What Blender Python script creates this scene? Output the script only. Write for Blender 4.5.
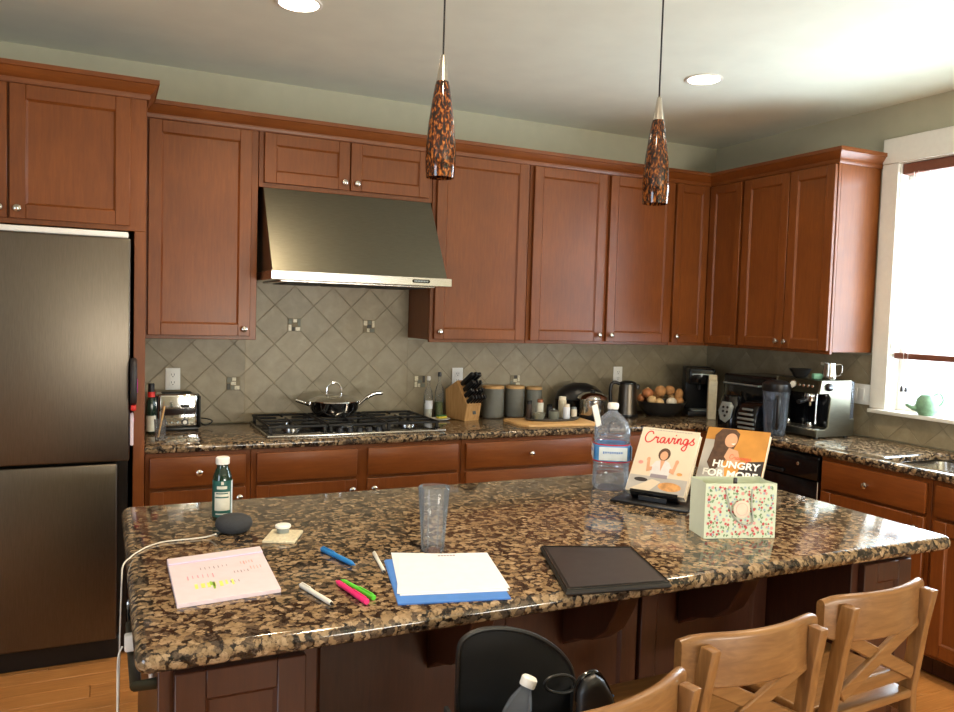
import bpy, bmesh, math, random
from mathutils import Vector, Matrix
from mathutils.geometry import tessellate_polygon

for o in list(bpy.data.objects):
    bpy.data.objects.remove(o)
random.seed(7)
S = bpy.context.scene
COL = S.collection
R = math.radians

# ------------------------------------------------------------------ camera
CAM = Vector((-0.3028, -4.3476, 1.534))
YAW, PITCH, ROLL, FPX = 0.4447, 0.0533, 0.0301, 787.774
FW = Vector((math.sin(YAW) * math.cos(PITCH), math.cos(YAW) * math.cos(PITCH), -math.sin(PITCH)))
R0 = Vector((math.cos(YAW), -math.sin(YAW), 0))
U0 = R0.cross(FW)
RT = R0 * math.cos(ROLL) + U0 * math.sin(ROLL)
UP = U0 * math.cos(ROLL) - R0 * math.sin(ROLL)
cam_d = bpy.data.cameras.new('camera')
cam = bpy.data.objects.new('camera', cam_d)
COL.objects.link(cam)
cam_d.sensor_width = 36.0
cam_d.lens = FPX / 954 * 36.0
cam_d.clip_start = 0.05
m3 = Matrix((RT, UP, -FW)).transposed()
cam.matrix_world = Matrix.Translation(CAM) @ m3.to_4x4()
S.camera = cam

def at(u, v, x=None, y=None, z=None):
    """A photo pixel to the point where its ray meets the given plane."""
    d = FW + RT * ((u - 477) / FPX) - UP * ((v - 356) / FPX)
    if x is not None: t = (x - CAM.x) / d.x
    elif y is not None: t = (y - CAM.y) / d.y
    else: t = (z - CAM.z) / d.z
    return CAM + d * t

# ------------------------------------------------------------------ light
S.view_settings.view_transform = 'Standard'
S.view_settings.look = 'None'
S.view_settings.gamma = 1.0
S.view_settings.use_curve_mapping = False
S.view_settings.exposure = 0.52

W = bpy.data.worlds.new('world'); S.world = W
W.use_nodes = True
bgn = W.node_tree.nodes['Background']
bgn.inputs[0].default_value = (0.86, 0.93, 1.0, 1)
bgn.inputs[1].default_value = 3.0

def area_light(name, loc, rot, sx, sy, power, color):
    l = bpy.data.lights.new(name, 'AREA'); l.shape = 'RECTANGLE'
    l.size = sx; l.size_y = sy; l.energy = power; l.color = color
    o = bpy.data.objects.new(name, l); COL.objects.link(o)
    o.location = loc; o.rotation_euler = rot
    return o
XR, ZC = 3.5834, 2.7367
RY = -7.4          # rear wall of the great room
XL = -3.2          # far left wall
# daylight in the window over the sink
area_light('daylight_sink_window', (XR + 0.32, -2.0, 1.74), (0, R(90), 0), 1.35, 1.12, 85, (0.70, 0.85, 1.0))
# unseen added fill: cool lamp for the right doors, up-tilted lamp for the ceiling
area_light('cool_fill_lamp', (XL + 0.03, -4.6, 1.5), (0, R(-90), 0), 1.5, 1.6, 45, (0.72, 0.84, 1.0))
area_light('ceiling_fill_lamp', (1.8, RY + 0.03, 1.45), (R(90 + 38), 0, 0), 2.0, 1.5, 215, (1.0, 0.95, 0.84))
CAN_COLOR = (1.0, 0.80, 0.56)

# ------------------------------------------------------------------ materials
def lin(c):
    c = c / 255.0
    return c / 12.92 if c <= 0.04045 else ((c + 0.055) / 1.055) ** 2.4
def rgb(r, g, b): return (lin(r), lin(g), lin(b), 1.0)

class NT:
    def __init__(self, name):
        self.m = bpy.data.materials.new(name); self.m.use_nodes = True
        self.t = self.m.node_tree; self.b = self.t.nodes['Principled BSDF']
    def n(self, typ, **kw):
        x = self.t.nodes.new(typ)
        for k, v in kw.items():
            if hasattr(x, k): setattr(x, k, v)
            else: x.inputs[k.replace('_', ' ')].default_value = v
        return x
    def l(self, a, b): self.t.links.new(a, b)
    def ramp(self, fac, stops, interp='LINEAR'):
        r = self.n('ShaderNodeValToRGB'); e = r.color_ramp.elements
        r.color_ramp.interpolation = interp
        while len(e) > 1: e.remove(e[-1])
        e[0].position, e[0].color = stops[0]
        for p, c in stops[1:]:
            q = e.new(p); q.color = c
        self.l(fac, r.inputs[0]); return r
    def coords(self, scale=(1, 1, 1), world=False, rot=(0, 0, 0)):
        if world:
            src = self.n('ShaderNodeNewGeometry').outputs['Position']
        else:
            src = self.n('ShaderNodeTexCoord').outputs['Object']
            oi = self.n('ShaderNodeObjectInfo')
            ad = self.n('ShaderNodeVectorMath', operation='ADD')
            mu = self.n('ShaderNodeMath', operation='MULTIPLY'); mu.inputs[1].default_value = 13.7
            self.l(oi.outputs['Random'], mu.inputs[0])
            self.l(src, ad.inputs[0]); self.l(mu.outputs[0], ad.inputs[1]); src = ad.outputs[0]
        mp = self.n('ShaderNodeMapping'); mp.inputs['Scale'].default_value = scale
        mp.inputs['Rotation'].default_value = rot
        self.l(src, mp.inputs['Vector']); return mp.outputs[0]
    def noise(self, vec, scale, detail=3, rough=.5, dist=0):
        x = self.n('ShaderNodeTexNoise'); x.inputs['Scale'].default_value = scale
        x.inputs['Detail'].default_value = detail; x.inputs['Roughness'].default_value = rough
        x.inputs['Distortion'].default_value = dist
        self.l(vec, x.inputs['Vector']); return x
    def bump(self, h, strength, dist=.002):
        b = self.n('ShaderNodeBump'); b.inputs['Strength'].default_value = strength
        b.inputs['Distance'].default_value = dist
        self.l(h, b.inputs['Height']); self.l(b.outputs[0], self.b.inputs['Normal'])

M = {}
def plain(name, col, rough=.5, metal=0.0, var=.06, vs=40, spec=None, trans=0, ior=1.45, alpha=None, coat=0, emit=None, sheen=0):
    t = NT(name); b = t.b
    b.inputs['Roughness'].default_value = rough; b.inputs['Metallic'].default_value = metal
    b.inputs['IOR'].default_value = ior
    if spec is not None: b.inputs['Specular IOR Level'].default_value = spec
    if trans: b.inputs['Transmission Weight'].default_value = trans
    if coat: b.inputs['Coat Weight'].default_value = coat; b.inputs['Coat Roughness'].default_value = .08
    if sheen: b.inputs['Sheen Weight'].default_value = sheen
    c = rgb(*col)
    if var:
        nz = t.noise(t.coords(), vs, 3)
        lo = tuple(x * (1 - var) for x in c[:3]) + (1,); hi = tuple(min(1, x * (1 + var)) for x in c[:3]) + (1,)
        r = t.ramp(nz.outputs[0], [(.3, lo), (.7, hi)]); t.l(r.outputs[0], b.inputs['Base Color'])
    else: b.inputs['Base Color'].default_value = c
    if emit:
        b.inputs['Emission Color'].default_value = (*emit[0], 1); b.inputs['Emission Strength'].default_value = emit[1]
    M[name] = t.m
    return t

def wood(name, c1, c2, c3, scale, rough=.4, coat=.12, blotch=True):
    t = NT(name); v = t.coords(scale)
    n1 = t.noise(v, 9, 6, .6, .6)
    r = t.ramp(n1.outputs[0], [(.28, rgb(*c1)), (.52, rgb(*c2)), (.75, rgb(*c3))])
    n2 = t.noise(t.coords((1, 1, 1)), 3.2, 3)
    mx = t.n('ShaderNodeMix', data_type='RGBA', blend_type='MULTIPLY')
    mx.inputs['Factor'].default_value = .55 if blotch else .25
    r2 = t.ramp(n2.outputs[0], [(.3, (.62, .58, .56, 1)), (.65, (1.0, 1.0, 1.0, 1))])
    t.l(r.outputs[0], mx.inputs['A']); t.l(r2.outputs[0], mx.inputs['B'])
    t.l(mx.outputs['Result'], t.b.inputs['Base Color'])
    t.b.inputs['Roughness'].default_value = rough; t.b.inputs['Specular IOR Level'].default_value = .38
    t.b.inputs['Coat Weight'].default_value = coat; t.b.inputs['Coat Roughness'].default_value = .22
    t.bump(n1.outputs[0], .08, .001)
    M[name] = t.m
CH = ((114, 60, 22), (124, 67, 25), (133, 74, 28))
wood('cherry_v', *CH, (9, 9, .9))
wood('cherry_h', *CH, (.9, 9, 9))
wood('island_wood_shaded', (60, 31, 18), (68, 36, 21), (76, 41, 24), (9, 9, .9))  # cabinet cherry with the shade under the island overhang put into its colour
wood('cherry_dark', (46, 22, 14), (60, 30, 19), (70, 36, 22), (9, 9, .9))
wood('oak_chair', (116, 80, 45), (132, 94, 55), (146, 108, 66), (9, 9, .9), .35, .2, False)
wood('oak_chair_h', (116, 80, 45), (132, 94, 55), (146, 108, 66), (.9, 9, 9), .35, .2, False)
wood('oak_floor', (178, 118, 60), (198, 136, 76), (212, 152, 92), (.7, 11, 11), .34, .25)
wood('board_wood', (196, 150, 92), (214, 170, 112), (226, 186, 130), (.9, 9, 9), .5, 0, False)
wood('block_wood', (176, 128, 74), (194, 148, 92), (208, 164, 108), (9, 9, .9), .5, 0, False)

def granite():
    t = NT('granite'); b = t.b
    v = t.coords((1, 1, 1), world=True)
    w = t.noise(v, 40, 4, .65)
    sb = t.n('ShaderNodeVectorMath', operation='SUBTRACT'); sb.inputs[1].default_value = (.5, .5, .5)
    t.l(w.outputs['Color'], sb.inputs[0])
    sc = t.n('ShaderNodeVectorMath', operation='SCALE'); sc.inputs['Scale'].default_value = .034
    t.l(sb.outputs[0], sc.inputs[0])
    ad = t.n('ShaderNodeVectorMath', operation='ADD'); t.l(v, ad.inputs[0]); t.l(sc.outputs[0], ad.inputs[1])
    vo = t.n('ShaderNodeTexVoronoi', feature='SMOOTH_F1'); vo.inputs['Scale'].default_value = 62; vo.inputs['Smoothness'].default_value = .25
    t.l(ad.outputs[0], vo.inputs['Vector'])
    vc = t.n('ShaderNodeTexVoronoi'); vc.inputs['Scale'].default_value = 62
    t.l(ad.outputs[0], vc.inputs['Vector'])
    sepc = t.n('ShaderNodeSeparateColor'); t.l(vc.outputs['Color'], sepc.inputs[0])
    blob = t.ramp(sepc.outputs[0], [(0, rgb(66, 56, 48)), (.2, rgb(98, 82, 66)), (.4, rgb(130, 109, 82)), (.7, rgb(144, 121, 92)), (1, rgb(164, 142, 114))])
    n2 = t.noise(v, 110, 4, .7)
    n2r = t.ramp(n2.outputs[0], [(.34, (.22, .19, .17, 1)), (.50, (1, 1, 1, 1))])
    mm = t.n('ShaderNodeMix', data_type='RGBA', blend_type='MULTIPLY'); mm.inputs['Factor'].default_value = .85
    t.l(blob.outputs[0], mm.inputs['A']); t.l(n2r.outputs[0], mm.inputs['B'])
    n3 = t.noise(v, 30, 3, .6)
    ed = t.n('ShaderNodeMath', operation='MULTIPLY_ADD'); ed.inputs[1].default_value = .9; ed.inputs[2].default_value = -.45
    t.l(n3.outputs[0], ed.inputs[0])
    df = t.n('ShaderNodeMath', operation='ADD'); t.l(vo.outputs[0], df.inputs[0]); t.l(ed.outputs[0], df.inputs[1])
    mk = t.ramp(df.outputs[0], [(.54, (1, 1, 1, 1)), (.66, (0, 0, 0, 1))])
    n4 = t.noise(v, 130, 2)
    dk = t.ramp(n4.outputs[0], [(.4, rgb(20, 17, 15)), (.62, rgb(52, 44, 38)), (.72, rgb(96, 86, 78))])
    fin = t.n('ShaderNodeMix', data_type='RGBA'); t.l(mk.outputs[0], fin.inputs['Factor'])
    t.l(dk.outputs[0], fin.inputs['A']); t.l(mm.outputs['Result'], fin.inputs['B'])
    t.l(fin.outputs['Result'], b.inputs['Base Color'])
    b.inputs['Roughness'].default_value = .09
    b.inputs['IOR'].default_value = 1.5
    M['granite'] = t.m
granite()

def brushed(name, col, scale, rough, bump=.04):
    t = NT(name); v = t.coords(scale)
    n = t.noise(v, 60, 2)
    c = rgb(*col)
    r = t.ramp(n.outputs[0], [(.3, tuple(x * .88 for x in c[:3]) + (1,)), (.7, tuple(min(1, x * 1.08) for x in c[:3]) + (1,))])
    t.l(r.outputs[0], t.b.inputs['Base Color'])
    t.b.inputs['Metallic'].default_value = 1; t.b.inputs['Roughness'].default_value = rough
    t.bump(n.outputs[0], bump, .0005)
    M[name] = t.m
brushed('steel_v', (108, 100, 90), (14, 14, .4), .38)
brushed('steel_h', (126, 123, 108), (.4, 14, 14), .36)
brushed('steel_plain', (196, 194, 190), (8, 8, 8), .22, .01)
brushed('nickel', (206, 202, 194), (8, 8, 8), .25, .01)
plain('chrome', (220, 220, 220), .08, 1, var=.02)
plain('wall_paint', (178, 174, 150), .7, var=.03, vs=12)
plain('ceiling_paint', (224, 226, 208), .8, var=.03, vs=6)
plain('white_trim', (236, 232, 222), .4, var=.02)
plain('white_plastic', (238, 236, 230), .4, var=.02)
plain('outlet_slot', (70, 68, 64), .6)
plain('black_plastic', (20, 20, 22), .35, var=.1)
plain('black_gloss', (12, 12, 14), .12, var=.1)
plain('black_iron', (18, 18, 18), .55, var=.2, vs=90)
plain('black_fabric', (8, 8, 9), .85, var=.3, vs=200)
plain('black_leather', (24, 23, 23), .4, var=.2, vs=120)
plain('charcoal_fabric', (52, 54, 58), .95, var=.35, vs=500)
plain('grout', (138, 126, 103), .9, var=.08, vs=60)
plain('canister_grey', (112, 112, 104), .6, var=.05)
plain('paper', (222, 225, 232), .7, var=.02)
plain('paper_pink', (218, 202, 212), .7, var=.03)
plain('paper_lilac', (214, 196, 222), .7, var=.03)
plain('folder_blue', (72, 128, 208), .45, var=.05)
plain('pen_blue', (40, 128, 200), .35)
plain('pen_pink', (240, 50, 120), .35)
plain('pen_green', (90, 205, 60), .35)
plain('pen_white', (226, 224, 216), .35)
plain('ink_grey', (150, 140, 150), .8)
plain('ink_red', (206, 40, 48), .6)
plain('ink_pink', (226, 150, 170), .7)
plain('ink_yellow', (214, 226, 120), .7)
plain('ink_green', (150, 196, 80), .7)
plain('white_print', (246, 244, 238), .6, var=.02)
plain('cover_cream', (216, 202, 180), .45, var=.05, vs=10)
plain('cover_amber', (198, 138, 62), .4, var=.3, vs=8)
plain('cover_dark', (44, 40, 42), .4, var=.2)
plain('cover_grey', (176, 172, 168), .45, var=.12, vs=14)
plain('print_skin', (214, 160, 126), .5, var=.06)
plain('print_hair', (84, 58, 42), .5, var=.3, vs=60)
plain('print_shirt', (214, 212, 214), .5, var=.06)
plain('print_food', (206, 150, 90), .5, var=.3, vs=70)
plain('print_orange', (226, 108, 70), .5)
plain('page_edge', (226, 214, 194), .8, var=.1, vs=300)
plain('mint_paper', (204, 214, 192), .6, var=.03)
plain('mint_side', (214, 224, 206), .6, var=.02)
plain('flower_red', (192, 74, 78), .6, var=.2)
plain('flower_pink', (226, 158, 150), .6, var=.15)
plain('leaf_green', (120, 152, 110), .6, var=.2)
plain('flower_blue', (150, 172, 190), .6, var=.2)
plain('tag_pink', (228, 206, 186), .6)
plain('ribbon_grey', (168, 172, 166), .4)
plain('label_blue', (92, 160, 222), .35, var=.2, vs=30)
plain('label_white', (220, 232, 240), .35, var=.06)
plain('label_red', (190, 40, 60), .35)
plain('label_teal', (30, 84, 78), .4, var=.1)
plain('label_cream', (206, 204, 190), .45, var=.1)
plain('juice_green', (14, 40, 30), .15, var=.2, coat=.5)
def thin_clear(name, tint, gloss, milk=0.0, rough=.03):
    t = NT(name)
    tr = t.n('ShaderNodeBsdfTransparent'); tr.inputs['Color'].default_value = rgb(*tint)
    g = t.n('ShaderNodeBsdfGlossy'); g.inputs['Roughness'].default_value = rough
    lw = t.n('ShaderNodeLayerWeight'); lw.inputs['Blend'].default_value = gloss
    nz = t.noise(t.coords(), 30, 2); t.bump(nz.outputs[0], .05)
    mx = t.n('ShaderNodeMixShader'); t.l(lw.outputs['Fresnel'], mx.inputs[0])
    t.l(tr.outputs[0], mx.inputs[1]); t.l(g.outputs[0], mx.inputs[2]); last = mx
    if milk:
        d = t.n('ShaderNodeBsdfTranslucent'); d.inputs['Color'].default_value = rgb(232, 240, 250)
        d2 = t.n('ShaderNodeBsdfDiffuse'); d2.inputs['Color'].default_value = rgb(225, 235, 248)
        ad = t.n('ShaderNodeMixShader'); ad.inputs[0].default_value = .5; t.l(d.outputs[0], ad.inputs[1]); t.l(d2.outputs[0], ad.inputs[2])
        m2 = t.n('ShaderNodeMixShader'); m2.inputs[0].default_value = milk
        t.l(mx.outputs[0], m2.inputs[1]); t.l(ad.outputs[0], m2.inputs[2]); last = m2
    t.l(last.outputs[0], t.t.nodes['Material Output'].inputs[0]); M[name] = t.m
thin_clear('water_clear', (244, 247, 252), .25, .12)
thin_clear('glass_clear', (251, 252, 252), .2, .07)
thin_clear('smoke_plastic', (228, 234, 242), .22, .08)
plain('potato', (176, 126, 76), .75, var=.2, vs=50)
plain('potato_pale', (206, 170, 120), .75, var=.2, vs=50)
plain('onion', (172, 108, 66), .45, var=.2, vs=40)
plain('garlic', (226, 214, 192), .6, var=.08)
plain('dark_ceramic', (40, 38, 36), .3, var=.1)
plain('slate_dish', (74, 72, 66), .5, var=.15)
plain('stone_dish', (120, 122, 108), .5, var=.1)
plain('marble_tan', (214, 204, 176), .3, var=.2, vs=120)
plain('red_plastic', (206, 44, 40), .4)
plain('magenta', (196, 60, 150), .6, var=.3, vs=40)
plain('soap_yellow', (214, 196, 60), .6)
plain('green_cloth', (70, 120, 70), .8)
plain('mint_box', (120, 176, 150), .5)
plain('green_glaze', (120, 158, 128), .35, var=.25, vs=40)
plain('cream_box', (206, 196, 168), .6, var=.08)
plain('bronze', (52, 50, 38), .4, metal=.6)
plain('cable_white', (226, 222, 212), .45, var=.02)
plain('silver_paint', (150, 160, 162), .3, metal=.6, var=.05)
plain('blind_rail', (120, 70, 50), .5, var=.1)
plain('can_lens', (255, 240, 214), .5, var=0, emit=((1.0, .84, .6), 14))
plain('pepper', (60, 44, 34), .6, var=.4, vs=200)
plain('herb', (110, 120, 70), .7, var=.3, vs=150)
plain('copper_lid', (170, 110, 80), .3, metal=.8)
plain('note_paper', (214, 206, 130), .7)

def slat_mat():
    t = NT('blind_slat'); b = t.b
    b.inputs['Base Color'].default_value = rgb(240, 240, 236); b.inputs['Roughness'].default_value = .6
    tr = t.n('ShaderNodeBsdfTranslucent'); tr.inputs['Color'].default_value = rgb(244, 244, 240)
    mx = t.n('ShaderNodeMixShader'); mx.inputs[0].default_value = .55
    out = t.t.nodes['Material Output']
    t.l(b.outputs[0], mx.inputs[1]); t.l(tr.outputs[0], mx.inputs[2]); t.l(mx.outputs[0], out.inputs[0])
    M['blind_slat'] = t.m
slat_mat()

def pane_mat():
    t = NT('window_glass')
    g = t.n('ShaderNodeBsdfGlossy'); g.inputs['Roughness'].default_value = .02
    tr = t.n('ShaderNodeBsdfTransparent'); mx = t.n('ShaderNodeMixShader'); mx.inputs[0].default_value = .06
    t.l(tr.outputs[0], mx.inputs[1]); t.l(g.outputs[0], mx.inputs[2])
    t.l(mx.outputs[0], t.t.nodes['Material Output'].inputs[0])
    M['window_glass'] = t.m
pane_mat()

def tile_mat():
    t = NT('travertine'); v = t.coords()
    n1 = t.noise(v, 14, 5, .6, .4); n2 = t.noise(v, 60, 4, .6)
    r = t.ramp(n1.outputs[0], [(.3, rgb(142, 129, 102)), (.55, rgb(155, 142, 115)), (.75, rgb(167, 154, 127))])
    oi = t.n('ShaderNodeObjectInfo')
    r2 = t.ramp(oi.outputs['Random'], [(0, (.84, .84, .84, 1)), (1, (1, 1, 1, 1))])
    mx = t.n('ShaderNodeMix', data_type='RGBA', blend_type='MULTIPLY'); mx.inputs['Factor'].default_value = 1
    t.l(r.outputs[0], mx.inputs['A']); t.l(r2.outputs[0], mx.inputs['B'])
    t.l(mx.outputs['Result'], t.b.inputs['Base Color'])
    t.b.inputs['Roughness'].default_value = .42
    t.bump(n2.outputs[0], .12, .001)
    M['travertine'] = t.m
tile_mat()

def pendant_mat():
    t = NT('tortoise_glass'); v = t.coords((1, 1, .45))
    n = t.noise(v, 165, 2, .5, .4)
    r = t.ramp(n.outputs[0], [(.40, rgb(34, 16, 11)), (.52, rgb(92, 46, 22)), (.62, rgb(166, 96, 42)), (.75, rgb(196, 126, 60))])
    t.l(r.outputs[0], t.b.inputs['Base Color'])
    t.b.inputs['Roughness'].default_value = .1; t.b.inputs['Coat Weight'].default_value = 1
    t.b.inputs['Coat Roughness'].default_value = .03
    tr = t.n('ShaderNodeBsdfTranslucent'); t.l(r.outputs[0], tr.inputs['Color'])
    mx = t.n('ShaderNodeMixShader'); mx.inputs[0].default_value = .3
    t.l(t.b.outputs[0], mx.inputs[1]); t.l(tr.outputs[0], mx.inputs[2])
    t.l(mx.outputs[0], t.t.nodes['Material Output'].inputs[0])
    M['tortoise_glass'] = t.m
pendant_mat()

# ------------------------------------------------------------------ mesh helpers
class MB:
    def __init__(s): s.v = []; s.f = []
    def add(s, vs, fs, mx=None):
        k = len(s.v)
        s.v += [tuple(mx @ Vector(p)) for p in vs] if mx is not None else [tuple(p) for p in vs]
        s.f += [tuple(k + i for i in f) for f in fs]; return s
    def frombm(s, bm, mx=None):
        bm.verts.ensure_lookup_table()
        vs = [v.co.copy() for v in bm.verts]; fs = [[v.index for v in f.verts] for f in bm.faces]
        bm.free(); return s.add(vs, fs, mx)
    def box(s, x0, x1, y0, y1, z0, z1, bev=0, seg=2, mx=None):
        x0, x1 = min(x0, x1), max(x0, x1); y0, y1 = min(y0, y1), max(y0, y1); z0, z1 = min(z0, z1), max(z0, z1)
        vs = [(x0, y0, z0), (x1, y0, z0), (x1, y1, z0), (x0, y1, z0), (x0, y0, z1), (x1, y0, z1), (x1, y1, z1), (x0, y1, z1)]
        fs = [(0, 3, 2, 1), (4, 5, 6, 7), (0, 1, 5, 4), (1, 2, 6, 5), (2, 3, 7, 6), (3, 0, 4, 7)]
        if not bev: return s.add(vs, fs, mx)
        bm = bmesh.new(); bv = [bm.verts.new(p) for p in vs]
        for f in fs: bm.faces.new([bv[i] for i in f])
        bev = min(bev, .49 * min(x1 - x0, y1 - y0, z1 - z0))
        bmesh.ops.bevel(bm, geom=bm.edges[:], offset=bev, segments=seg, profile=.5, affect='EDGES')
        bm.verts.index_update()
        return s.frombm(bm, mx)
    def lathe(s, prof, c=(0, 0, 0), seg=24, mx=None, sx=1, sy=1):
        vs = []; fs = []; rings = []
        for r, z in prof:
            if r < 1e-6:
                rings.append([len(vs)]); vs.append((c[0], c[1], c[2] + z))
            else:
                rings.append(list(range(len(vs), len(vs) + seg)))
                vs += [(c[0] + r * sx * math.cos(2 * math.pi * i / seg), c[1] + r * sy * math.sin(2 * math.pi * i / seg), c[2] + z) for i in range(seg)]
        for a, b in zip(rings, rings[1:]):
            for i in range(seg):
                j = (i + 1) % seg
                if len(a) == 1 and len(b) == 1: break
                if len(a) == 1: fs.append((a[0], b[j], b[i]))
                elif len(b) == 1: fs.append((a[i], a[j], b[0]))
                else: fs.append((a[i], a[j], b[j], b[i]))
        return s.add(vs, fs, mx)
    def cyl(s, c, r, h, seg=24, bev=0, mx=None):
        b = min(bev, r * .9, h * .49)
        if b: return s.lathe([(0, 0), (r - b, 0), (r, b), (r, h - b), (r - b, h), (0, h)], c, seg, mx)
        return s.lathe([(0, 0), (r, 0), (r, h), (0, h)], c, seg, mx)
    def ball(s, c, r, seg=16, ring=10, mx=None):
        rx, ry, rz = (r, r, r) if not isinstance(r, (tuple, list)) else r
        prof = [(math.sin(math.pi * i / ring), -rz * math.cos(math.pi * i / ring)) for i in range(ring + 1)]
        prof[0] = (0, -rz); prof[-1] = (0, rz)
        return s.lathe(prof, c, seg, mx, rx, ry)
    def tube(s, pts, r, seg=8, closed=False):
        pts = [Vector(p) for p in pts]; n = len(pts)
        rr = r if isinstance(r, (list, tuple)) else [r] * n
        vs = []; fs = []; up = None
        for i, p in enumerate(pts):
            if closed: d = pts[(i + 1) % n] - pts[i - 1]
            else: d = pts[min(i + 1, n - 1)] - pts[max(i - 1, 0)]
            d.normalize()
            if up is None: up = Vector((0, 0, 1)) if abs(d.z) < .9 else Vector((1, 0, 0))
            a = d.cross(up)
            if a.length < 1e-4: a = d.cross(Vector((0, 1, 0)))
            a.normalize(); b = a.cross(d); up = b
            for k in range(seg):
                t = 2 * math.pi * k / seg
                vs.append(p + a * (rr[i] * math.cos(t)) + b * (rr[i] * math.sin(t)))
        m = n if closed else n - 1
        for i in range(m):
            for k in range(seg):
                a0 = i * seg; b0 = ((i + 1) % n) * seg; k2 = (k + 1) % seg
                fs.append((a0 + k, a0 + k2, b0 + k2, b0 + k))
        if not closed:
            fs.append(tuple(range(seg))[::-1]); fs.append(tuple((n - 1) * seg + k for k in range(seg)))
        return s.add(vs, fs)
    def prism(s, poly, z0, z1, bev=0, seg=2, mx=None, holes=()):
        """polygon in xy extruded z0..z1"""
        bm = bmesh.new()
        loops = [list(poly)] + [list(h) for h in holes]
        tri = tessellate_polygon([[Vector((x, y, 0)) for x, y in lp] for lp in loops]) if holes else None
        flat = [p for lp in loops for p in lp]
        lo = [bm.verts.new((x, y, z0)) for x, y in flat]; hi = [bm.verts.new((x, y, z1)) for x, y in flat]
        if tri:
            for a, b, c in tri:
                bm.faces.new((lo[a], lo[b], lo[c])); bm.faces.new((hi[c], hi[b], hi[a]))
        else:
            bm.faces.new(lo[::-1]); bm.faces.new(hi)
        k = 0
        for lp in loops:
            n = len(lp)
            for i in range(n):
                j = (i + 1) % n
                bm.faces.new((lo[k + i], lo[k + j], hi[k + j], hi[k + i]))
            k += n
        bmesh.ops.recalc_face_normals(bm, faces=bm.faces[:])
        if bev:
            eds = [e for e in bm.edges if abs(e.verts[0].co.z - e.verts[1].co.z) < 1e-6 and len(e.link_faces) == 2 and abs(e.link_faces[0].normal.dot(e.link_faces[1].normal)) < .5]
            bmesh.ops.bevel(bm, geom=eds, offset=bev, segments=seg, profile=.5, affect='EDGES')
        bm.verts.index_update()
        return s.frombm(bm, mx)
    def sweep(s, path, prof):
        """mitred sweep of (out, z) profile along an open xy path; out is to the right of travel"""
        P = [Vector((x, y)) for x, y in path]; n = len(P); vs = []; fs = []; m = len(prof)
        for i, p in enumerate(P):
            ds = []
            if i > 0: ds.append((P[i] - P[i - 1]).normalized())
            if i < n - 1: ds.append((P[i + 1] - P[i]).normalized())
            ns = [Vector((d.y, -d.x)) for d in ds]
            nn = ns[0] if len(ns) == 1 else (ns[0] + ns[1]) / (1 + ns[0].dot(ns[1]))
            for o, z in prof:
                q = p + nn * o; vs.append((q.x, q.y, z))
        for i in range(n - 1):
            for k in range(m):
                k2 = (k + 1) % m
                fs.append((i * m + k, (i + 1) * m + k, (i + 1) * m + k2, i * m + k2))
        fs.append(tuple(range(m))); fs.append(tuple((n - 1) * m + k for k in range(m))[::-1])
        return s.add(vs, fs)
    def xf(s, mx):
        s.v = [tuple(mx @ Vector(p)) for p in s.v]; return s
    def mesh(s, name, mat, ang=38):
        me = bpy.data.meshes.new(name); me.from_pydata(s.v, [], s.f); me.update()
        bm = bmesh.new(); bm.from_mesh(me); bmesh.ops.recalc_face_normals(bm, faces=bm.faces[:]); bm.to_mesh(me); bm.free()
        me.shade_smooth(); me.set_sharp_from_angle(angle=R(ang))
        me.materials.append(M[mat]); return me
    def build(s, name, mat, parent=None, ang=38):
        o = bpy.data.objects.new(name, s.mesh(name, mat, ang)); COL.objects.link(o)
        if parent: o.parent = parent
        return o

def tag(o, label, cat, group=None, kind=None):
    o['label'] = label; o['category'] = cat
    if group: o['group'] = group
    if kind: o['kind'] = kind
    return o
def thing(name, label, cat, loc=(0, 0, 0), rz=0, group=None):
    o = bpy.data.objects.new(name, None); COL.objects.link(o); o.empty_display_size = .05
    o.location = loc; o.rotation_euler = (0, 0, rz)
    return tag(o, label, cat, group)
def structure(o, label=None):
    o['kind'] = 'structure'
    if label: o['label'] = label
    return o
def copy_obj(o, parent):
    c = o.copy(); COL.objects.link(c); c.parent = parent
    for ch in [x for x in o.children]: copy_obj(ch, c)
    return c
def lathe_part(name, mat, prof, parent, c=(0, 0, 0), seg=24): return MB().lathe(prof, c, seg).build(name, mat, parent)
def T(x, y, z): return Matrix.Translation((x, y, z))
def RX(a): return Matrix.Rotation(a, 4, 'X')
def RYm(a): return Matrix.Rotation(a, 4, 'Y')
def RZ(a): return Matrix.Rotation(a, 4, 'Z')
def arc(cx, cy, r, a0, a1, n): return [(cx + r * math.cos(R(a0 + (a1 - a0) * i / n)), cy + r * math.sin(R(a0 + (a1 - a0) * i / n))) for i in range(n + 1)]
def rrect(x0, x1, y0, y1, r, n=5):
    return arc(x1 - r, y0 + r, r, -90, 0, n) + arc(x1 - r, y1 - r, r, 0, 90, n) + arc(x0 + r, y1 - r, r, 90, 180, n) + arc(x0 + r, y0 + r, r, 180, 270, n)
def smooth(pts, n=8, closed=False):
    P = [Vector(p) for p in pts]; out = []
    N = len(P)
    rng = range(N) if closed else range(N - 1)
    for i in rng:
        p0 = P[i - 1] if (closed or i > 0) else P[0]; p1 = P[i]; p2 = P[(i + 1) % N]
        p3 = P[(i + 2) % N] if (closed or i + 2 < N) else P[-1]
        for k in range(n):
            t = k / n
            out.append(.5 * ((2 * p1) + (p2 - p0) * t + (2 * p0 - 5 * p1 + 4 * p2 - p3) * t * t + (3 * p1 - p0 - 3 * p2 + p3) * t ** 3))
    if not closed: out.append(P[-1])
    return out
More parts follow.
